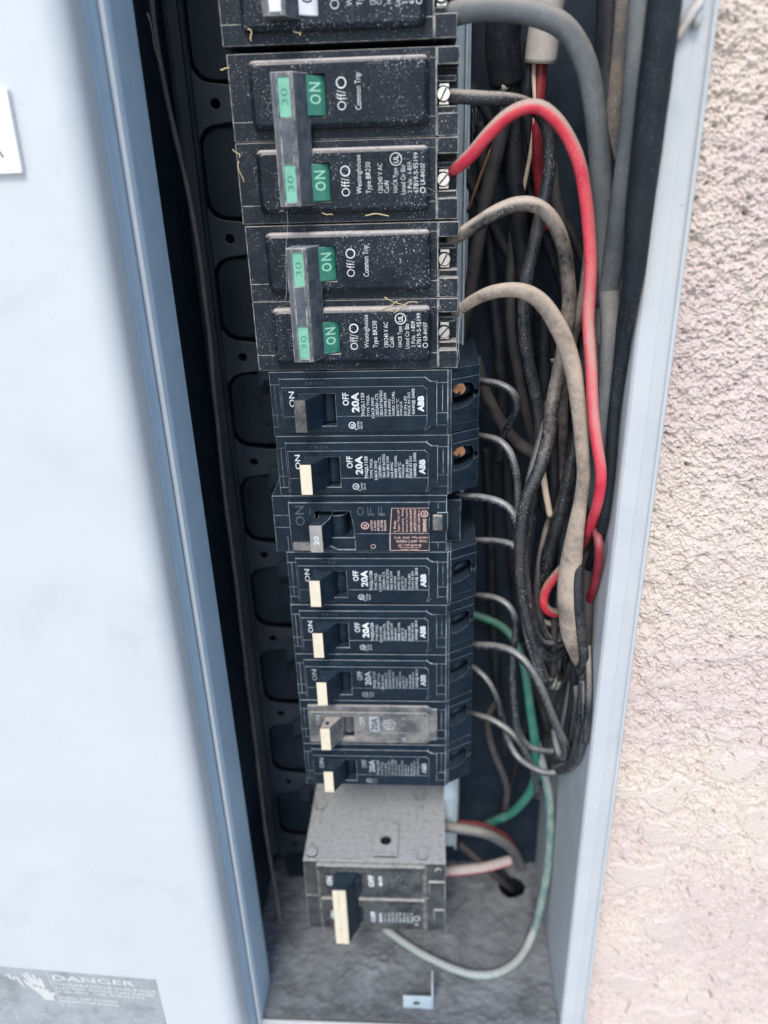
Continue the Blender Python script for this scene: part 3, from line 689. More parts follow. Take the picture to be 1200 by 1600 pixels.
def bottom_breaker(label, v0):
    bb = (34, v0+25, 60); r = thing('circuit_breaker', bb, label, 'circuit breaker', GROUP); v = v0
    b = MB(bb)
    b.box(-2.2, 70.8, v, v+25.2, 0, 60); b.box(-2.4, 70.9, v+25.4, v+50.4, 0, 60)
    b.box(0.5, 27, v-0.5, v+0.02, 0.4, 1.6)
    b.build('case', [m_bottomtop, m_edge_br], r, bevel=0.5)
    def topdisc(x, d, rr, h, name='rivet', ring_=False):
        b = MB(bb); n = 18
        P_ = lambda q, vv: [(x+q*math.cos(2*math.pi*i/n), vv, d+q*math.sin(2*math.pi*i/n)) for i in range(n)]
        if ring_:
            b.loft([P_(rr, v+0.2), P_(rr, v-h), P_(rr*0.72, v-h), P_(rr*0.66, v-0.15), P_(rr*0.3, v-0.15), P_(rr*0.22, v-h*0.8)], cap=True)
        else: b.loft([P_(rr, v+0.2), P_(rr, v-h), P_(rr*0.8, v-h-0.3)])
        return b.build(name, [m_bottomtop, m_bottomtop], r, bevel=0.12)
    topdisc(57.5, 45.5, 3.6, 1.2, ring_=True); topdisc(58.8, 5.6, 3.6, 1.0, ring_=True); topdisc(2.2, 37, 3.6, 1.1, ring_=True); topdisc(1.8, 4.6, 3.0, 1.6)
    for q in ((56.3, 58.7, v-0.45, v+0.1, 22, 42.2), (0.9, 3.3, v-0.35, v+0.1, 24, 33.6)):
        b = MB(bb); b.box(*q); b.build('rib', [m_bottomtop, m_bottomtop], r, bevel=0.3)
    # arched boss with a hole
    q = MB(); out = [(33.4, 3.0), (46.2, 3.0), (46.2, 21.5), (45.2, 24.3), (42.8, 25.6), (36.8, 25.6), (34.4, 24.3), (33.4, 21.5)]
    q.ring(out, circ((39.7, 12.8), 2.9, 20), -1.5, 0.02, (39.7, 12.8), back=False)
    for vv in q.bm.verts:
        x, y, d = vv.co.x/MM, -vv.co.z/MM, vv.co.y/MM; vv.co = M3(x-bb[0], v+d-bb[1], y-bb[2])
    q.b = bb; q.build('hole_boss', [m_bottomtop, m_edge_br], r, bevel=0.25)
    q = MB(bb); n = 18
    q.loft([[(39.7+2.85*math.cos(2*math.pi*i/n), v-0.12, 12.8+2.85*math.sin(2*math.pi*i/n)) for i in range(n)], [(39.7+2.85*math.cos(2*math.pi*i/n), v+0.1, 12.8+2.85*math.sin(2*math.pi*i/n)) for i in range(n)]])
    q.build('screw_recess', m_abb_in, r)
    b = MB(bb)
    b.box(4.8, 59.8, v+0.8, v+5.0, -2.2, 0.2); b.box(4.8, 59.8, v+25.0, v+29.6, -2.2, 0.2)
    b.box(4.8, 6.0, v+5.02, v+49.0, -2.4, 0.2); b.box(6.02, 59.6, v+5.02, v+24.98, -1.0, 0.2); b.box(6.02, 59.6, v+29.62, v+48.8, -1.0, 0.2)
    b.box(60.0, 61.0, v+1.0, v+49.6, -0.9, 0.2)
    b.build('face_panel', [m_botface, m_edge_br], r, bevel=0.3)
    b = MB(bb)
    b.box(62, 70.6, v+12, v+24.6, -1.2, 0.2); b.cyl((67.0, v+4.4), 1.8, -1.0, 0.2, 16); b.box(64.6, 70.6, v+33, v+45, -1.0, 0.2)
    b.build('terminal_cover', [m_bottomtop, m_edge_br], r, bevel=0.4)
    b = MB(bb); b.box(13.4, 27.4, v+7.6, v+18.4, -1.4, -0.9); b.box(13.4, 27.4, v+32, v+43, -1.4, -0.9); b.build('handle_pocket', m_abb_in, r)
    b = MB(bb)
    b.extr([(14.6, -0.8), (13.9, -12.2), (20.8, -12.2), (25.2, -3.2), (26.0, -0.8)], v+5.8, v+45.0)
    b.box(20, 27, v+8.2, v+17.6, -4.6, -0.9)
    h = b.build('tie_handle', [m_abb, m_abb], r, bevel=0.3)
    b = MB(bb)
    w0, w1 = (v+8.4, v+16.6), (v+31.6, v+41.2)
    b.box(14.0, 17.0, v+5.85, v+44.95, -13.0, -12.15)
    b.box(17.02, 20.2, v+5.85, w0[0], -13.0, -12.15); b.box(17.02, 20.2, w0[1], w1[0], -13.0, -12.15); b.box(17.02, 20.2, w1[1], v+44.95, -13.0, -12.15); b.box(20.22, 20.75, v+5.85, v+44.95, -13.0, -12.15)
    b.box(17.02, 20.2, w0[0], w0[1], -12.5, -12.15); b.box(17.02, 20.2, w1[0], w1[1], -12.6, -12.15)
    b.build('handle_face', [m_cream, m_cream], h, bevel=0.12)
    b = MB(bb); d = -1.04
    put_text(b, 'ON', 9.2, 12.4, v+16.4, v+9.8, d, 0.06); put_text(b, 'OFF', 31.0, 34.0, v+16.6, v+8.2, d, 0.06)
    put_text(b, '60', 36.2, 38.2, v+16.2, v+8.6, d, 0.05)
    put_text(b, 'ON', 10.0, 12.4, v+41.6, v+35.4, d, 0.06); put_text(b, 'OFF', 31.4, 34.0, v+43.4, v+35.4, d, 0.04); put_text(b, '60A', 35.6, 37.4, v+43.4, v+36, d, 0.04)
    for i, t in enumerate(('TYPE THQL', '120/240V', '10KA INT', '2 POLE', 'HACR TYPE', 'WIRE CU/AL', '60/75 C', 'MADE IN USA')): put_text(b, t, 38.4+i*2.0, 39.6+i*2.0, v+43.2, v+36.2-0.5*(i % 3), d, 0.01)
    put_ring(b, (55.6, v+39.8), 1.9, 0.5, d); put_ring(b, (55.6, v+44.2), 0.9, 0.3, d)
    b.build('lettering', m_print, r)
    return r

two_pole_tie('black breaker with white toggles cut off by the top edge of the picture', -52.6, white=True, x0=-1.0)
two_pole_tie('dusty double breaker with green toggles, joined to the grey-topped red wire', 0.0)
two_pole_tie('dusty double breaker with green toggles, joined to the tan wires', 2*P25+0.4, x0=0.3)
a_ = lambda k: k*P25
single_pole('clean black 20A breaker with a dark grey handle face, copper screw showing', a_(4)+0.5, tip=m_greytip, screw=True)
single_pole('black 20A breaker with cream handle, just above the one whose handle is marked 20', a_(5)+0.3, screw=True, jx=0.3)
square_face_breaker('black breaker with a grey handle marked 20 and a reddish-print label', a_(6))
single_pole('black 20A breaker with cream handle, directly below the one whose handle is marked 20', a_(7), 'G543@ 2B13', jx=0.4)
single_pole('black 20A breaker with cream handle, second below the one whose handle is marked 20', a_(8), 'G543@ 2B13')
single_pole('black 20A breaker with worn print, directly above the dust-covered grey-faced breaker', a_(9), 'G536@ 4S12', pr=m_print_dim)
single_pole('dust-covered grey-faced 20A breaker with a round emblem and boxed rating', a_(10), face=m_ge, style='other', pr=m_print_dim)
single_pole('black 20A breaker with cream handle, lowest of the single breakers, above the dusty ledge', a_(11), 'G536@ 4S12', pr=m_print_dim)
bottom_breaker('dust-coated double breaker with a cream tie handle, standing alone at the bottom', 357.0)

# ------------------------------------------------------------------ wires
def wmat(name, base, **k):
    kw = dict(spec=0.35, rough=0.38, all_=0.2, up=0.9, speck=0.35, bump=0.25, upr=(-0.05, 0.75)); kw.update(k)
    return dusty(name, base, **kw)
w_red = wmat('red_insulation', (0.52, 0.022, 0.05), all_=0.35, film=(0.42, 0.13, 0.12), speck=0.4, up=1.0, dust=(0.36, 0.29, 0.24), upr=(-0.05, 0.55), fleck=(0.5, 0.4, 0.36))
w_dred = wmat('dark_red_insulation', (0.17, 0.008, 0.018), up=0.15, all_=0.05, speck=0.1)
w_black = wmat('black_insulation', (0.006, 0.010, 0.015), rough=0.28, all_=0.35, film=(0.10, 0.088, 0.078), speck=0.35, up=0.95, dust=(0.30, 0.26, 0.225), nscale=70, upr=(0.1, 0.75))
w_shiny = wmat('shiny_black_insulation', (0.006, 0.010, 0.015), spec=0.8, rough=0.13, all_=0.22, film=(0.16, 0.165, 0.165), speck=0.7, up=0.6, dust=(0.30, 0.30, 0.29), nscale=160, fleck=(0.45, 0.45, 0.43))
w_dark = wmat('dark_grimy_insulation', (0.006, 0.008, 0.013), rough=0.5, all_=0.3, up=0.4, speck=0.12, dust=(0.045, 0.042, 0.044), spec=0.25)
w_brown = wmat('brown_grimy_insulation', (0.026, 0.025, 0.028), rough=0.6, all_=0.4, up=0.4, speck=0.1, dust=(0.085, 0.075, 0.07))
w_tan = wmat('dust_tan_insulation', (0.12, 0.10, 0.085), rough=0.7, all_=0.9, up=0.9, speck=0.45, dust=(0.38, 0.31, 0.245), nscale=90, bump=0.45, upr=(-0.4, 0.5))
w_tanblack = wmat('half_dusted_insulation', (0.022, 0.024, 0.028), rough=0.45, all_=0.85, film=(0.25, 0.205, 0.165), up=1.0, speck=0.4, dust=(0.40, 0.33, 0.265), nscale=55, upr=(-0.1, 0.6))
w_tanfade = wmat('part_dusted_insulation', (0.010, 0.013, 0.018), rough=0.22, spec=0.6, all_=0.85, film=(0.25, 0.205, 0.165), up=1.0, speck=0.4, dust=(0.40, 0.33, 0.265), nscale=55, upr=(-0.1, 0.6), zfade=(-0.10, -0.145))
w_grey = wmat('grey_cable_jacket', (0.095, 0.108, 0.115), rough=0.6, all_=0.45, film=(0.16, 0.155, 0.145), up=0.9, speck=0.3, dust=(0.27, 0.25, 0.22), upr=(0.0, 0.8), nscale=60)
w_green = wmat('green_insulation', (0.012, 0.17, 0.125), rough=0.3, all_=0.22, up=0.35, speck=0.25, dust=(0.26, 0.33, 0.29))
w_greengrey = wmat('dusted_green_insulation', (0.045, 0.15, 0.135), rough=0.6, all_=0.7, up=1.0, speck=0.2, dust=(0.31, 0.33, 0.315), upr=(-0.1, 0.6))
w_white = wmat('cream_insulation', (0.50, 0.42, 0.32), rough=0.5, all_=0.3, up=0.4, speck=0.1)
w_sheath = wmat('pale_grey_sheath', (0.40, 0.38, 0.35), rough=0.6, all_=0.3, up=0.4, speck=0.1)
def resample(vals, n): return list(np.interp(np.linspace(0, 1, n), np.linspace(0, 1, len(vals)), vals))
def wire(name, label, pts, dia, mat, flat=None, group='wires in the gutter beside the breakers', cat='wire', wob=0.12, floor=True, mat2=None):
    dm = max(dia) if isinstance(dia, (list, tuple)) else dia
    dl = dia if isinstance(dia, (list, tuple)) else [dia, dia]
    dp = np.interp(np.linspace(0, 1, len(pts)), np.linspace(0, 1, len(dl)), dl)
    P = [at(px, py, D, WALL_X-q/2-0.3, FLOOR_V-1.2-dm/2 if floor else None) for (px, py, D), q in zip(pts, dp)]
    sp = spline(P, 1.6); n = len(sp); sd = random.random()*99
    sp = [p+Vector((noise.noise(Vector((i*0.09, sd, 0))), noise.noise(Vector((i*0.09, sd, 9))), 0))*wob*3 for i, p in enumerate(sp)]
    r = [q/2*(1+0.02*noise.noise(Vector((i*0.2, sd, 4)))) for i, q in enumerate(resample(dia if isinstance(dia, (list, tuple)) else [dia, dia], n))]
    b = MB(P[0]); b.tube(sp, r, 14, flat)
    o = b.build(name, [mat, mat2[0]] if mat2 else mat); tag(o, label, cat, group)
    if mat2:                                          # the far end of the wire lies clean of dust
        for i, p in enumerate(o.data.polygons):
            if i/len(o.data.polygons) > mat2[1]+0.07*noise.noise(Vector((i*0.37, 3.1, (i % 14)*0.6))): p.material_index = 1
    return o
# big cables, right
wire('thick_cable', 'thick dusty grey cable arching from the topmost breaker down the gutter', [(708, 22, 6), (730, 17, 2), (770, 14, 0), (830, 20, -2), (880, 42, -2), (912, 90, -1), (928, 160, 0), (936, 240, 2), (944, 340, 3), (950, 440, 4), (954, 520, 2), (951, 600, 0), (942, 690, 2), (928, 770, 14), (908, 850, 30)], 7.0, w_grey, cat='cable')
wire('thick_cable', 'thick tan-stained grey cable beside the upper right box wall', [(985, -90, 12), (978, 0, 14), (971, 80, 16), (963, 165, 20), (958, 230, 26), (953, 330, 36), (950, 430, 44), (948, 540, 50)], 6.4, wmat('tan_stained_jacket', (0.10, 0.10, 0.098), rough=0.7, all_=0.8, up=0.5, dust=(0.32, 0.255, 0.195), nscale=30), cat='cable')
wire('thick_cable', 'thick plain grey cable pressed along the upper right box wall', [(1008, -90, -4), (1001, 0, -2), (994, 110, 2), (983, 220, 8), (972, 310, 16), (958, 400, 32), (945, 500, 48), (930, 620, 62), (918, 720, 68)], 6.8, w_grey, cat='cable')
wire('thick_cable', 'black dust-speckled cable low against the right box wall', [(1052, -120, -19), (1038, 0, -18), (1020, 150, -17), (1002, 300, -14), (987, 450, -16), (974, 530, -18), (963, 620, -20), (952, 740, -21), (943, 815, -18), (927, 868, 0), (912, 905, 16)], [9.0, 9.0, 8.8, 8.2, 6.6, 5.0, 4.0, 3.8, 3.8, 3.8, 3.8], wmat('speckled_black_jacket', (0.006, 0.011, 0.016), rough=0.6, all_=0.06, speck=0.22, up=0.15, spec=0.25, fleck=(0.3, 0.3, 0.3), dust=(0.08, 0.08, 0.08)), cat='cable')  # cable drawn out along the lip, its black stands in for wall shade
wire('thick_cable', 'dark cable squeezed behind the grey cables at the top of the gutter', [(958, -90, 44), (956, 0, 46), (952, 100, 48), (948, 220, 50), (944, 340, 54), (938, 480, 58)], 10.0, w_dark, cat='cable')  # made-up cable, covers the lit wall so the gap reads as shade
wire('cable_sheath', 'pale grey cable sheath cut off near the top, red core showing', [(868, -80, 36), (860, -20, 38), (852, 30, 40), (844, 98, 42)], 11.5, w_sheath, cat='cable')
wire('wire', 'dark red wire dropping from the cut pale sheath', [(846, 60, 42), (845, 110, 42), (841, 160, 42), (838, 220, 44), (842, 280, 48), (850, 360, 52)], 4.6, w_dred)
wire('wire', 'thin cream wire beside the dark red one under the pale sheath', [(836, 70, 42), (834, 120, 41), (836, 170, 41), (830, 230, 44), (818, 300, 50), (800, 390, 58)], 1.6, w_white)
wire('wire', 'black wire dropping from the left of the cut pale sheath', [(828, 60, 44), (826, 110, 43), (822, 160, 44), (832, 230, 48), (850, 320, 52)], 4.2, w_dark)
# breaker wires
wire('wire', 'black wire with dusty top running from the upper green-toggle breaker behind the red wire', [(702, 150, 8), (718, 151, 4), (750, 153, 2), (790, 156, 3), (822, 163, 8), (846, 182, 13), (858, 215, 15), (859, 260, 15), (852, 305, 14), (842, 350, 13), (828, 410, 12), (818, 470, 11), (819, 520, 11), (826, 570, 12), (838, 620, 14), (844, 665, 16), (842, 710, 18), (836, 760, 18), (828, 820, 16), (822, 880, 14), (824, 930, 13), (838, 965, 12), (862, 978, 13), (888, 975, 18)], [4.4]*3+[4.6]*10, w_black)
wire('wire', 'bright red wire arching over the gutter, dusty along its top', [(706, 266, 9), (718, 258, 4), (738, 240, 0), (765, 208, -4), (795, 180, -6), (826, 167, -7), (852, 172, -7), (880, 200, -7), (902, 245, -7), (914, 300, -7), (921, 370, -8), (922, 440, -10), (920, 500, -13), (923, 570, -18), (926, 630, -21), (933, 690, -24), (938, 740, -25), (934, 785, -23), (922, 825, -14), (900, 865, 2), (872, 896, 6), (854, 922, 8), (850, 944, 8), (862, 957, 9), (888, 956, 14)], [4.4, 4.4, 4.2, 4.0, 3.9, 4.0, 4.2], w_red)
wire('wire', 'dark red wire curving down beside the right wall behind the red one', [(912, 790, 2), (924, 812, -6), (933, 836, -18), (936, 864, -21), (931, 904, -16), (917, 950, 0), (902, 990, 24)], 3.4, w_dred)
wire('wire', 'half dusty wire arching from the lower green-toggle breaker, tan on top', [(704, 374, 8), (720, 366, 3), (742, 352, 0), (772, 333, -3), (806, 319, -4), (838, 321, -4), (862, 342, -3), (878, 380, -1), (886, 425, 2), (889, 470, 4), (883, 530, 5), (872, 590, 4), (862, 640, 3), (856, 690, 2), (842, 735, 0), (826, 770, -1), (815, 815, -2), (812, 870, -2), (816, 925, -2), (826, 975, -1), (840, 1012, 1), (862, 1027, 3), (888, 1012, 8)], [4.6, 5.0, 5.2, 5.6, 5.2, 4.6, 4.4, 4.2], w_tanfade)
wire('wire', 'wide tan dust-covered wire drooping in a long loop at the front of the bundle', [(708, 492, 8), (722, 482, 2), (742, 468, -3), (775, 455, -8), (815, 455, -10), (848, 474, -11), (875, 515, -12), (892, 565, -12), (902, 620, -15), (908, 680, -17), (911, 740, -17), (906, 790, -16), (898, 840, -15), (891, 890, -13), (889, 940, -13), (892, 985, -12), (900, 1022, -11), (907, 1044, -10)], [3.2, 4.6, 6.0, 6.8, 6.4, 5.6, 5.0, 5.2, 7.2, 9.8, 9.6, 8.6, 4.0], w_tan, flat=(0.62, 1.0))
wire('wire', 'black wire rising as the second leg of the wide tan loop', [(904, 1050, -14), (912, 1030, -16), (909, 985, -16.5), (904, 930, -16), (904, 870, -14), (909, 815, -9), (916, 740, 0), (916, 660, 10)], 4.0, w_black)
wire('wire', 'broad black wire slanting down behind the tan loop', [(918, 440, 14), (915, 520, 14), (910, 600, 12), (900, 680, 10), (888, 750, 8), (872, 815, 8), (857, 865, 10), (850, 905, 14)], 5.6, w_black)
wire('wire', 'dusty tan wire half hidden between the red wire and tan loop', [(922, 380, 14), (914, 450, 10), (903, 500, 8), (890, 550, 10), (880, 620, 14), (880, 700, 18), (876, 780, 22)], 4.2, w_tanblack)
wire('wire', 'short cream wire with a cut end hanging in the middle of the bundle', [(842, 690, 16), (847, 725, 12), (852, 765, 10), (859, 806, 10)], 2.6, w_white)
wire('wire', 'black wire hanging behind the short cream wire', [(862, 640, 20), (864, 700, 18), (866, 760, 16), (860, 800, 18), (846, 780, 22), (846, 720, 24)], 4.2, w_dark)
# dark background strands at the top
for lab, pts, dia, mt in (
    ('dim grey wire slanting down-left in the upper gutter', [(795, 160, 40), (772, 255, 42), (752, 350, 44), (738, 440, 46), (720, 530, 50)], 5.4, w_brown),
    ('broad dark wire hanging behind the arch of the red wire', [(800, 110, 52), (800, 220, 50), (808, 320, 50), (818, 430, 52), (826, 560, 54)], 7.0, w_dark),
    ('dark wire slanting down-right behind the upper black wire', [(800, 200, 54), (826, 290, 55), (850, 360, 56), (880, 450, 56), (900, 560, 56)], 4.4, w_dark),
    ('grey-brown wire emerging right of the upper black wire', [(855, 200, 50), (866, 290, 46), (878, 360, 44), (890, 440, 44), (896, 540, 46)], 4.6, w_brown),
    ('black cable hanging at the top beside the mounting rail', [(790, -80, 44), (790, 0, 46), (785, 60, 48), (792, 130, 52)], 13.0, w_dark),
    ('thin orange-brown wire slanting beside the mounting rail', [(785, 190, 50), (765, 240, 52), (745, 290, 54), (730, 330, 58)], 1.2, wmat('bare_copper_wire', (0.20, 0.09, 0.05), all_=0.3, up=0.2)),
    ('pale grey wire end poking out under the black cable', [(782, 100, 50), (784, 125, 48), (790, 140, 48)], 4.2, w_sheath),
    ('dark brown wire crossing low behind the clear loops', [(742, 560, 52), (762, 620, 50), (788, 666, 46), (820, 700, 40), (850, 713, 36), (880, 706, 36), (900, 685, 40)], 5.4, w_brown),
    ('dark wire running straight down the middle of the gutter', [(752, 190, 64), (760, 320, 62), (770, 440, 60), (780, 560, 58), (790, 700, 58), (800, 860, 58), (812, 1000, 58)], 5.0, w_dark),
    ('dim black wire behind the loops at mid gutter', [(850, 480, 50), (852, 600, 46), (860, 720, 44), (862, 830, 42), (850, 930, 42), (842, 1010, 42)], 5.0, w_dark),
    ('dark wire low along the right wall', [(905, 800, 24), (906, 900, 24), (902, 1000, 24), (894, 1100, 26), (880, 1180, 30)], 4.4, w_dark),
    ('dark wire leaning right, behind the tan-topped arch', [(712, 240, 60), (742, 300, 58), (790, 390, 57), (838, 480, 56), (872, 580, 54), (892, 680, 50)], 4.2, w_dark),
    ('dim wire bowing left behind the upper black wire', [(826, 200, 56), (812, 300, 56), (800, 400, 55), (798, 500, 54), (812, 600, 54), (834, 700, 54)], 4.4, w_brown),
    ('dim grey wire crossing low behind the red arch', [(722, 120, 62), (758, 170, 60), (800, 240, 60), (850, 300, 60), (890, 360, 58), (922, 430, 50)], 4.2, w_dark),
    ('dusty dark wire left of the broad slanting black wire', [(868, 560, 30), (872, 640, 26), (874, 720, 24), (866, 800, 24), (850, 860, 26), (836, 940, 30)], 4.0, w_black),
    ('dim wire curling at the foot of the bundle', [(846, 930, 30), (850, 990, 26), (862, 1040, 24), (880, 1060, 24), (894, 1040, 22)], 4.0, w_brown),
    ('dark vertical wire behind the leads of the lower breakers', [(760, 700, 66), (766, 820, 64), (770, 940, 62), (776, 1060, 60), (790, 1180, 60)], 4.2, w_dark),
    ('dull wire hanging straight between the bundle and the right wall', [(892, 900, 34), (890, 980, 32), (880, 1060, 32), (868, 1130, 34), (852, 1200, 40)], 4.2, w_black),
    ('dark wire fanning down toward the box floor', [(820, 1010, 56), (826, 1080, 54), (818, 1150, 54), (800, 1220, 56), (780, 1280, 62)], 4.0, w_dark),
    ('thin dim wire dipping behind the bright green wire', [(800, 880, 62), (808, 960, 60), (824, 1040, 56), (846, 1100, 52), (858, 1160, 50), (850, 1215, 50)], 3.6, w_brown),
    ('grey wire left of the dark red wire behind the tan loop', [(922, 690, 16), (921, 780, 14), (918, 880, 14), (918, 960, 12), (912, 1060, 8)], 4.4, w_brown),
):
    wire('wire', lab, pts, dia, mt)
# single breaker leads
for lab, pts, dia, mt in (
    ('short grey-black looped lead beside the uppermost plain black breaker', [(738, 594, 34), (757, 597, 28), (780, 601, 24), (798, 611, 22), (807, 628, 22), (805, 646, 24), (796, 662, 28), (785, 684, 34), (780, 720, 44)], 3.3, w_shiny),
    ('speckled black lead dropping from the breaker just above the one marked 20', [(738, 680, 34), (756, 683, 26), (778, 689, 20), (795, 704, 17), (804, 728, 15), (808, 756, 14), (808, 800, 12), (808, 850, 12)], 3.3, w_shiny),
    ('shiny grey-lit lead arching from the breaker marked 20', [(690, 776, 26), (710, 775, 16), (746, 777, 10), (775, 783, 6), (795, 794, 4), (807, 815, 2), (809, 850, 2), (813, 900, 2), (820, 950, 3), (830, 1000, 5), (842, 1045, 8), (856, 1075, 10), (866, 1070, 12), (866, 1040, 16)], 3.2, w_shiny),
    ('black lead running straight right below the breaker marked 20', [(726, 846, 30), (748, 845, 22), (775, 846, 16), (800, 852, 10), (812, 864, 8)], 3.2, w_shiny),
    ('thin black lead curving down from the second breaker below the one marked 20', [(728, 933, 34), (747, 931, 26), (772, 934, 20), (792, 945, 16), (804, 965, 14), (806, 990, 14), (802, 1020, 14), (801, 1060, 14), (803, 1100, 14), (809, 1140, 14), (822, 1163, 14), (842, 1172, 14), (866, 1173, 16), (884, 1160, 20)], 3.3, w_shiny),
    ('dusty shiny lead sweeping from the worn-print breaker down to the right wall', [(726, 1006, 30), (744, 1008, 22), (772, 1010, 16), (800, 1018, 10), (822, 1036, 6), (842, 1068, 3), (860, 1110, 0), (874, 1142, -2), (884, 1168, -3), (880, 1184, -1), (872, 1172, 4), (866, 1140, 12)], 3.7, w_shiny),
    ('grey lead curling from the breaker above the dusty grey-faced one, in a wide bowl', [(728, 1036, 36), (744, 1046, 30), (762, 1064, 26), (776, 1092, 24), (785, 1124, 24), (795, 1158, 22), (810, 1184, 18), (832, 1200, 12), (858, 1208, 8), (884, 1202, 4), (903, 1183, 0), (912, 1150, -4), (914, 1100, -6), (914, 1060, -7)], 3.2, w_shiny),
    ('dusty lead curving down from the dust-covered grey-faced breaker', [(724, 1112, 36), (742, 1117, 28), (772, 1127, 22), (800, 1146, 18), (820, 1172, 16), (832, 1202, 16), (838, 1228, 18), (840, 1246, 20)], 3.3, w_shiny),
    ('faint grey lead hanging below the other leads near the box floor', [(780, 1092, 50), (764, 1116, 48), (764, 1145, 46), (772, 1175, 44), (784, 1205, 42), (793, 1235, 42), (789, 1264, 46)], 3.8, w_brown),
    ('black lead down the right wall from the tan loop', [(906, 1010, 2), (911, 1060, -2), (907, 1120, -2), (901, 1170, -1), (890, 1196, 2), (872, 1205, 8)], 4.2, w_black),
    ('thin black lead right at the right wall', [(918, 990, -8), (920, 1050, -8), (919, 1110, -8), (914, 1160, -6)], 3.0, w_black),
    ('black loop nested inside the larger left loop of the bundle', [(858, 628, 16), (843, 690, 13), (824, 770, 8), (818, 850, 6), (824, 920, 5), (836, 985, 5), (852, 1006, 7), (876, 1000, 12)], 3.4, w_shiny),
    ('dusty black strand just right of the nested loops', [(872, 770, 26), (852, 835, 18), (842, 890, 13), (840, 935, 11), (848, 978, 10), (862, 1000, 10), (880, 996, 14)], 3.2, w_black),
    ('short black strand hanging below the nested loops', [(824, 945, 2), (834, 1005, 2), (844, 1042, 3), (853, 1064, 5), (862, 1062, 8)], 3.2, w_shiny),
    ('brownish wire end hanging straight under the red loop', [(866, 950, 14), (866, 990, 10), (865, 1030, 9), (864, 1056, 10)], 3.0, w_brown),
    ('thin grey-lit strand following the left edge of the bundle', [(812, 800, 6), (807, 860, 4), (812, 930, 3), (822, 990, 3), (836, 1038, 4), (848, 1080, 8)], 2.6, w_shiny),
    ('outer black strand dropping against the lower right wall', [(916, 1020, -4), (919, 1080, -5), (915, 1140, -3), (903, 1185, 0), (880, 1206, 6)], 3.0, w_shiny),
    ('middle black strand dropping against the lower right wall', [(896, 1030, 8), (900, 1090, 4), (896, 1140, 4), (886, 1180, 8), (868, 1190, 16)], 3.2, w_black),
    ('hooked black wire end under the loops', [(842, 1010, 18), (848, 1045, 14), (858, 1070, 12), (868, 1076, 12), (872, 1064, 14)], 3.4, w_shiny),
):
    wire('wire', lab, pts, dia, mt)
wire('wire', 'bright green wire running down and left behind the breaker leads', [(722, 955, 62), (748, 962, 62), (778, 975, 58), (798, 992, 52), (812, 1020, 46), (822, 1060, 40), (829, 1110, 36), (836, 1165, 34), (839, 1200, 36), (830, 1234, 42), (804, 1266, 52), (772, 1284, 62), (748, 1294, 70)], [3.8, 4.2, 4.6, 5.0, 5.4, 5.0, 5.0, 5.0], w_green)
wire('wire', 'dust-greyed green wire looping from the right wall across the floor', [(838, 1160, 38), (848, 1200, 32), (857, 1243, 28), (860, 1290, 26), (856, 1350, 24), (846, 1410, 22), (833, 1458, 20), (810, 1498, 18), (778, 1520, 18), (742, 1523, 20), (703, 1512, 24), (660, 1491, 32), (630, 1472, 40), (600, 1450, 48)], 4.6, w_greengrey)
wire('wire', 'thick dusty wire bending from the bottom breaker into the lower right corner', [(684, 1290, 40), (710, 1294, 38), (747, 1299, 40), (776, 1310, 46), (800, 1328, 54), (815, 1352, 62)], 5.8, w_grey)
wire('wire', 'red wire bending above the thick dusty wire behind the bottom breaker', [(690, 1286, 52), (720, 1288, 50), (755, 1292, 52), (788, 1308, 60), (806, 1330, 68)], 5.0, w_dred)
wire('wire', 'dusty red wire sticking out right of the bottom breaker', [(684, 1362, 30), (705, 1361, 28), (735, 1358, 30), (765, 1353, 34), (797, 1344, 40)], 5.6, wmat('dust_topped_red', (0.42, 0.05, 0.06), all_=0.35, up=1.0, dust=(0.36, 0.33, 0.31), upr=(-0.35, 0.3)))
wire('wire', 'dark grey wire running into the hole in the box floor', [(716, 1318, 56), (745, 1342, 54), (775, 1368, 53), (800, 1390, 64)], 4.4, w_brown, floor=False)
wire('wire', 'black wire beside the dark grey one entering the floor hole', [(770, 1345, 58), (786, 1366, 57), (806, 1388, 66)], 4.2, w_dark, floor=False)
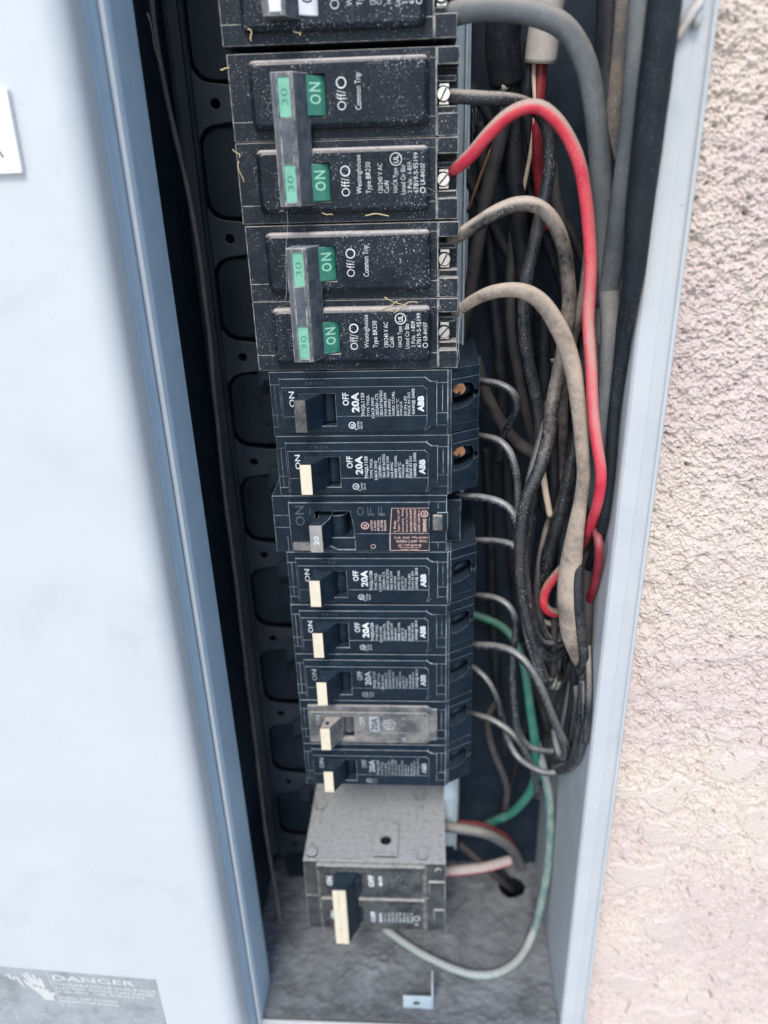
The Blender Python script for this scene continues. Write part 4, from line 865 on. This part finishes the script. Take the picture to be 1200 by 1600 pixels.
wire('cord', 'thin brownish black cord hanging down the left inner wall', [(236, -30, 12), (240, 30, 14), (256, 130, 17), (300, 330, 19), (322, 480, 20), (336, 620, 20), (350, 760, 20), (368, 900, 20), (384, 1040, 19), (400, 1170, 17), (414, 1290, 14), (432, 1400, 8), (438, 1440, 4)], 1.9, w_brown, group=None, cat='cord', wob=0.05)

# ------------------------------------------------------------------ straw and cobwebs caught on the breakers
b = MB((40, 70, -3))
for px, py, D, l, an in ((604, 478, -3.2, 9, -20), (615, 470, -3.4, 7, 15), (596, 486, -3.1, 8, 5), (625, 482, -3.3, 6, -40), (580, 490, -3, 6, 25), (640, 474, -3.2, 5, -10), (376, 268, -0.4, 6, 80), (428, 318, -3.2, 3, 10), (392, 54, -3.2, 3, 70), (466, 52, -3.2, 3, 50), (372, 240, -0.4, 4, 60), (588, 336, -3.2, 8, 3), (512, 334, -3.2, 4, 20), (350, 108, -0.2, 3, 10)):
    x, v, d = at(px, py, D); a = math.radians(an)
    p = [(x+l*0.5*t*math.cos(a)+0.5*math.sin(t*3+px), v+l*0.5*t*math.sin(a)+0.5*math.cos(t*2+py), d-0.3-0.4*abs(t)) for t in np.linspace(-1, 1, 7)]
    b.tube(p, 0.16, 5)
b.build('straw_debris', m_straw); tag(bpy.data.objects['straw_debris'], 'bits of straw caught between the dusty green-toggle breakers', 'debris', kind='stuff')
b = MB((70, 20, 5))
for p0, p1 in (((744, 168, 10), (736, 230, 30)), ((738, 170, 12), (741, 210, 22)), ((718, 470, -1), (716, 570, -1)), ((714, 560, -1), (722, 470, 0)), ((560, 230, -3.5), (680, 300, -3.2)), ((446, 470, -13), (448, 330, -4)), ((230, 20, -6), (252, 110, 10))):
    A_, B_ = Vector(at(*p0)), Vector(at(*p1))
    b.tube([A_.lerp(B_, t)+Vector((0.3*math.sin(t*9), 0.8*math.sin(t*3.14), 0.2)) for t in np.linspace(0, 1, 9)], 0.05, 4)
b.build('cobweb', m_silk); tag(bpy.data.objects['cobweb'], 'thin cobweb threads strung from breakers to wires', 'cobweb', kind='stuff')
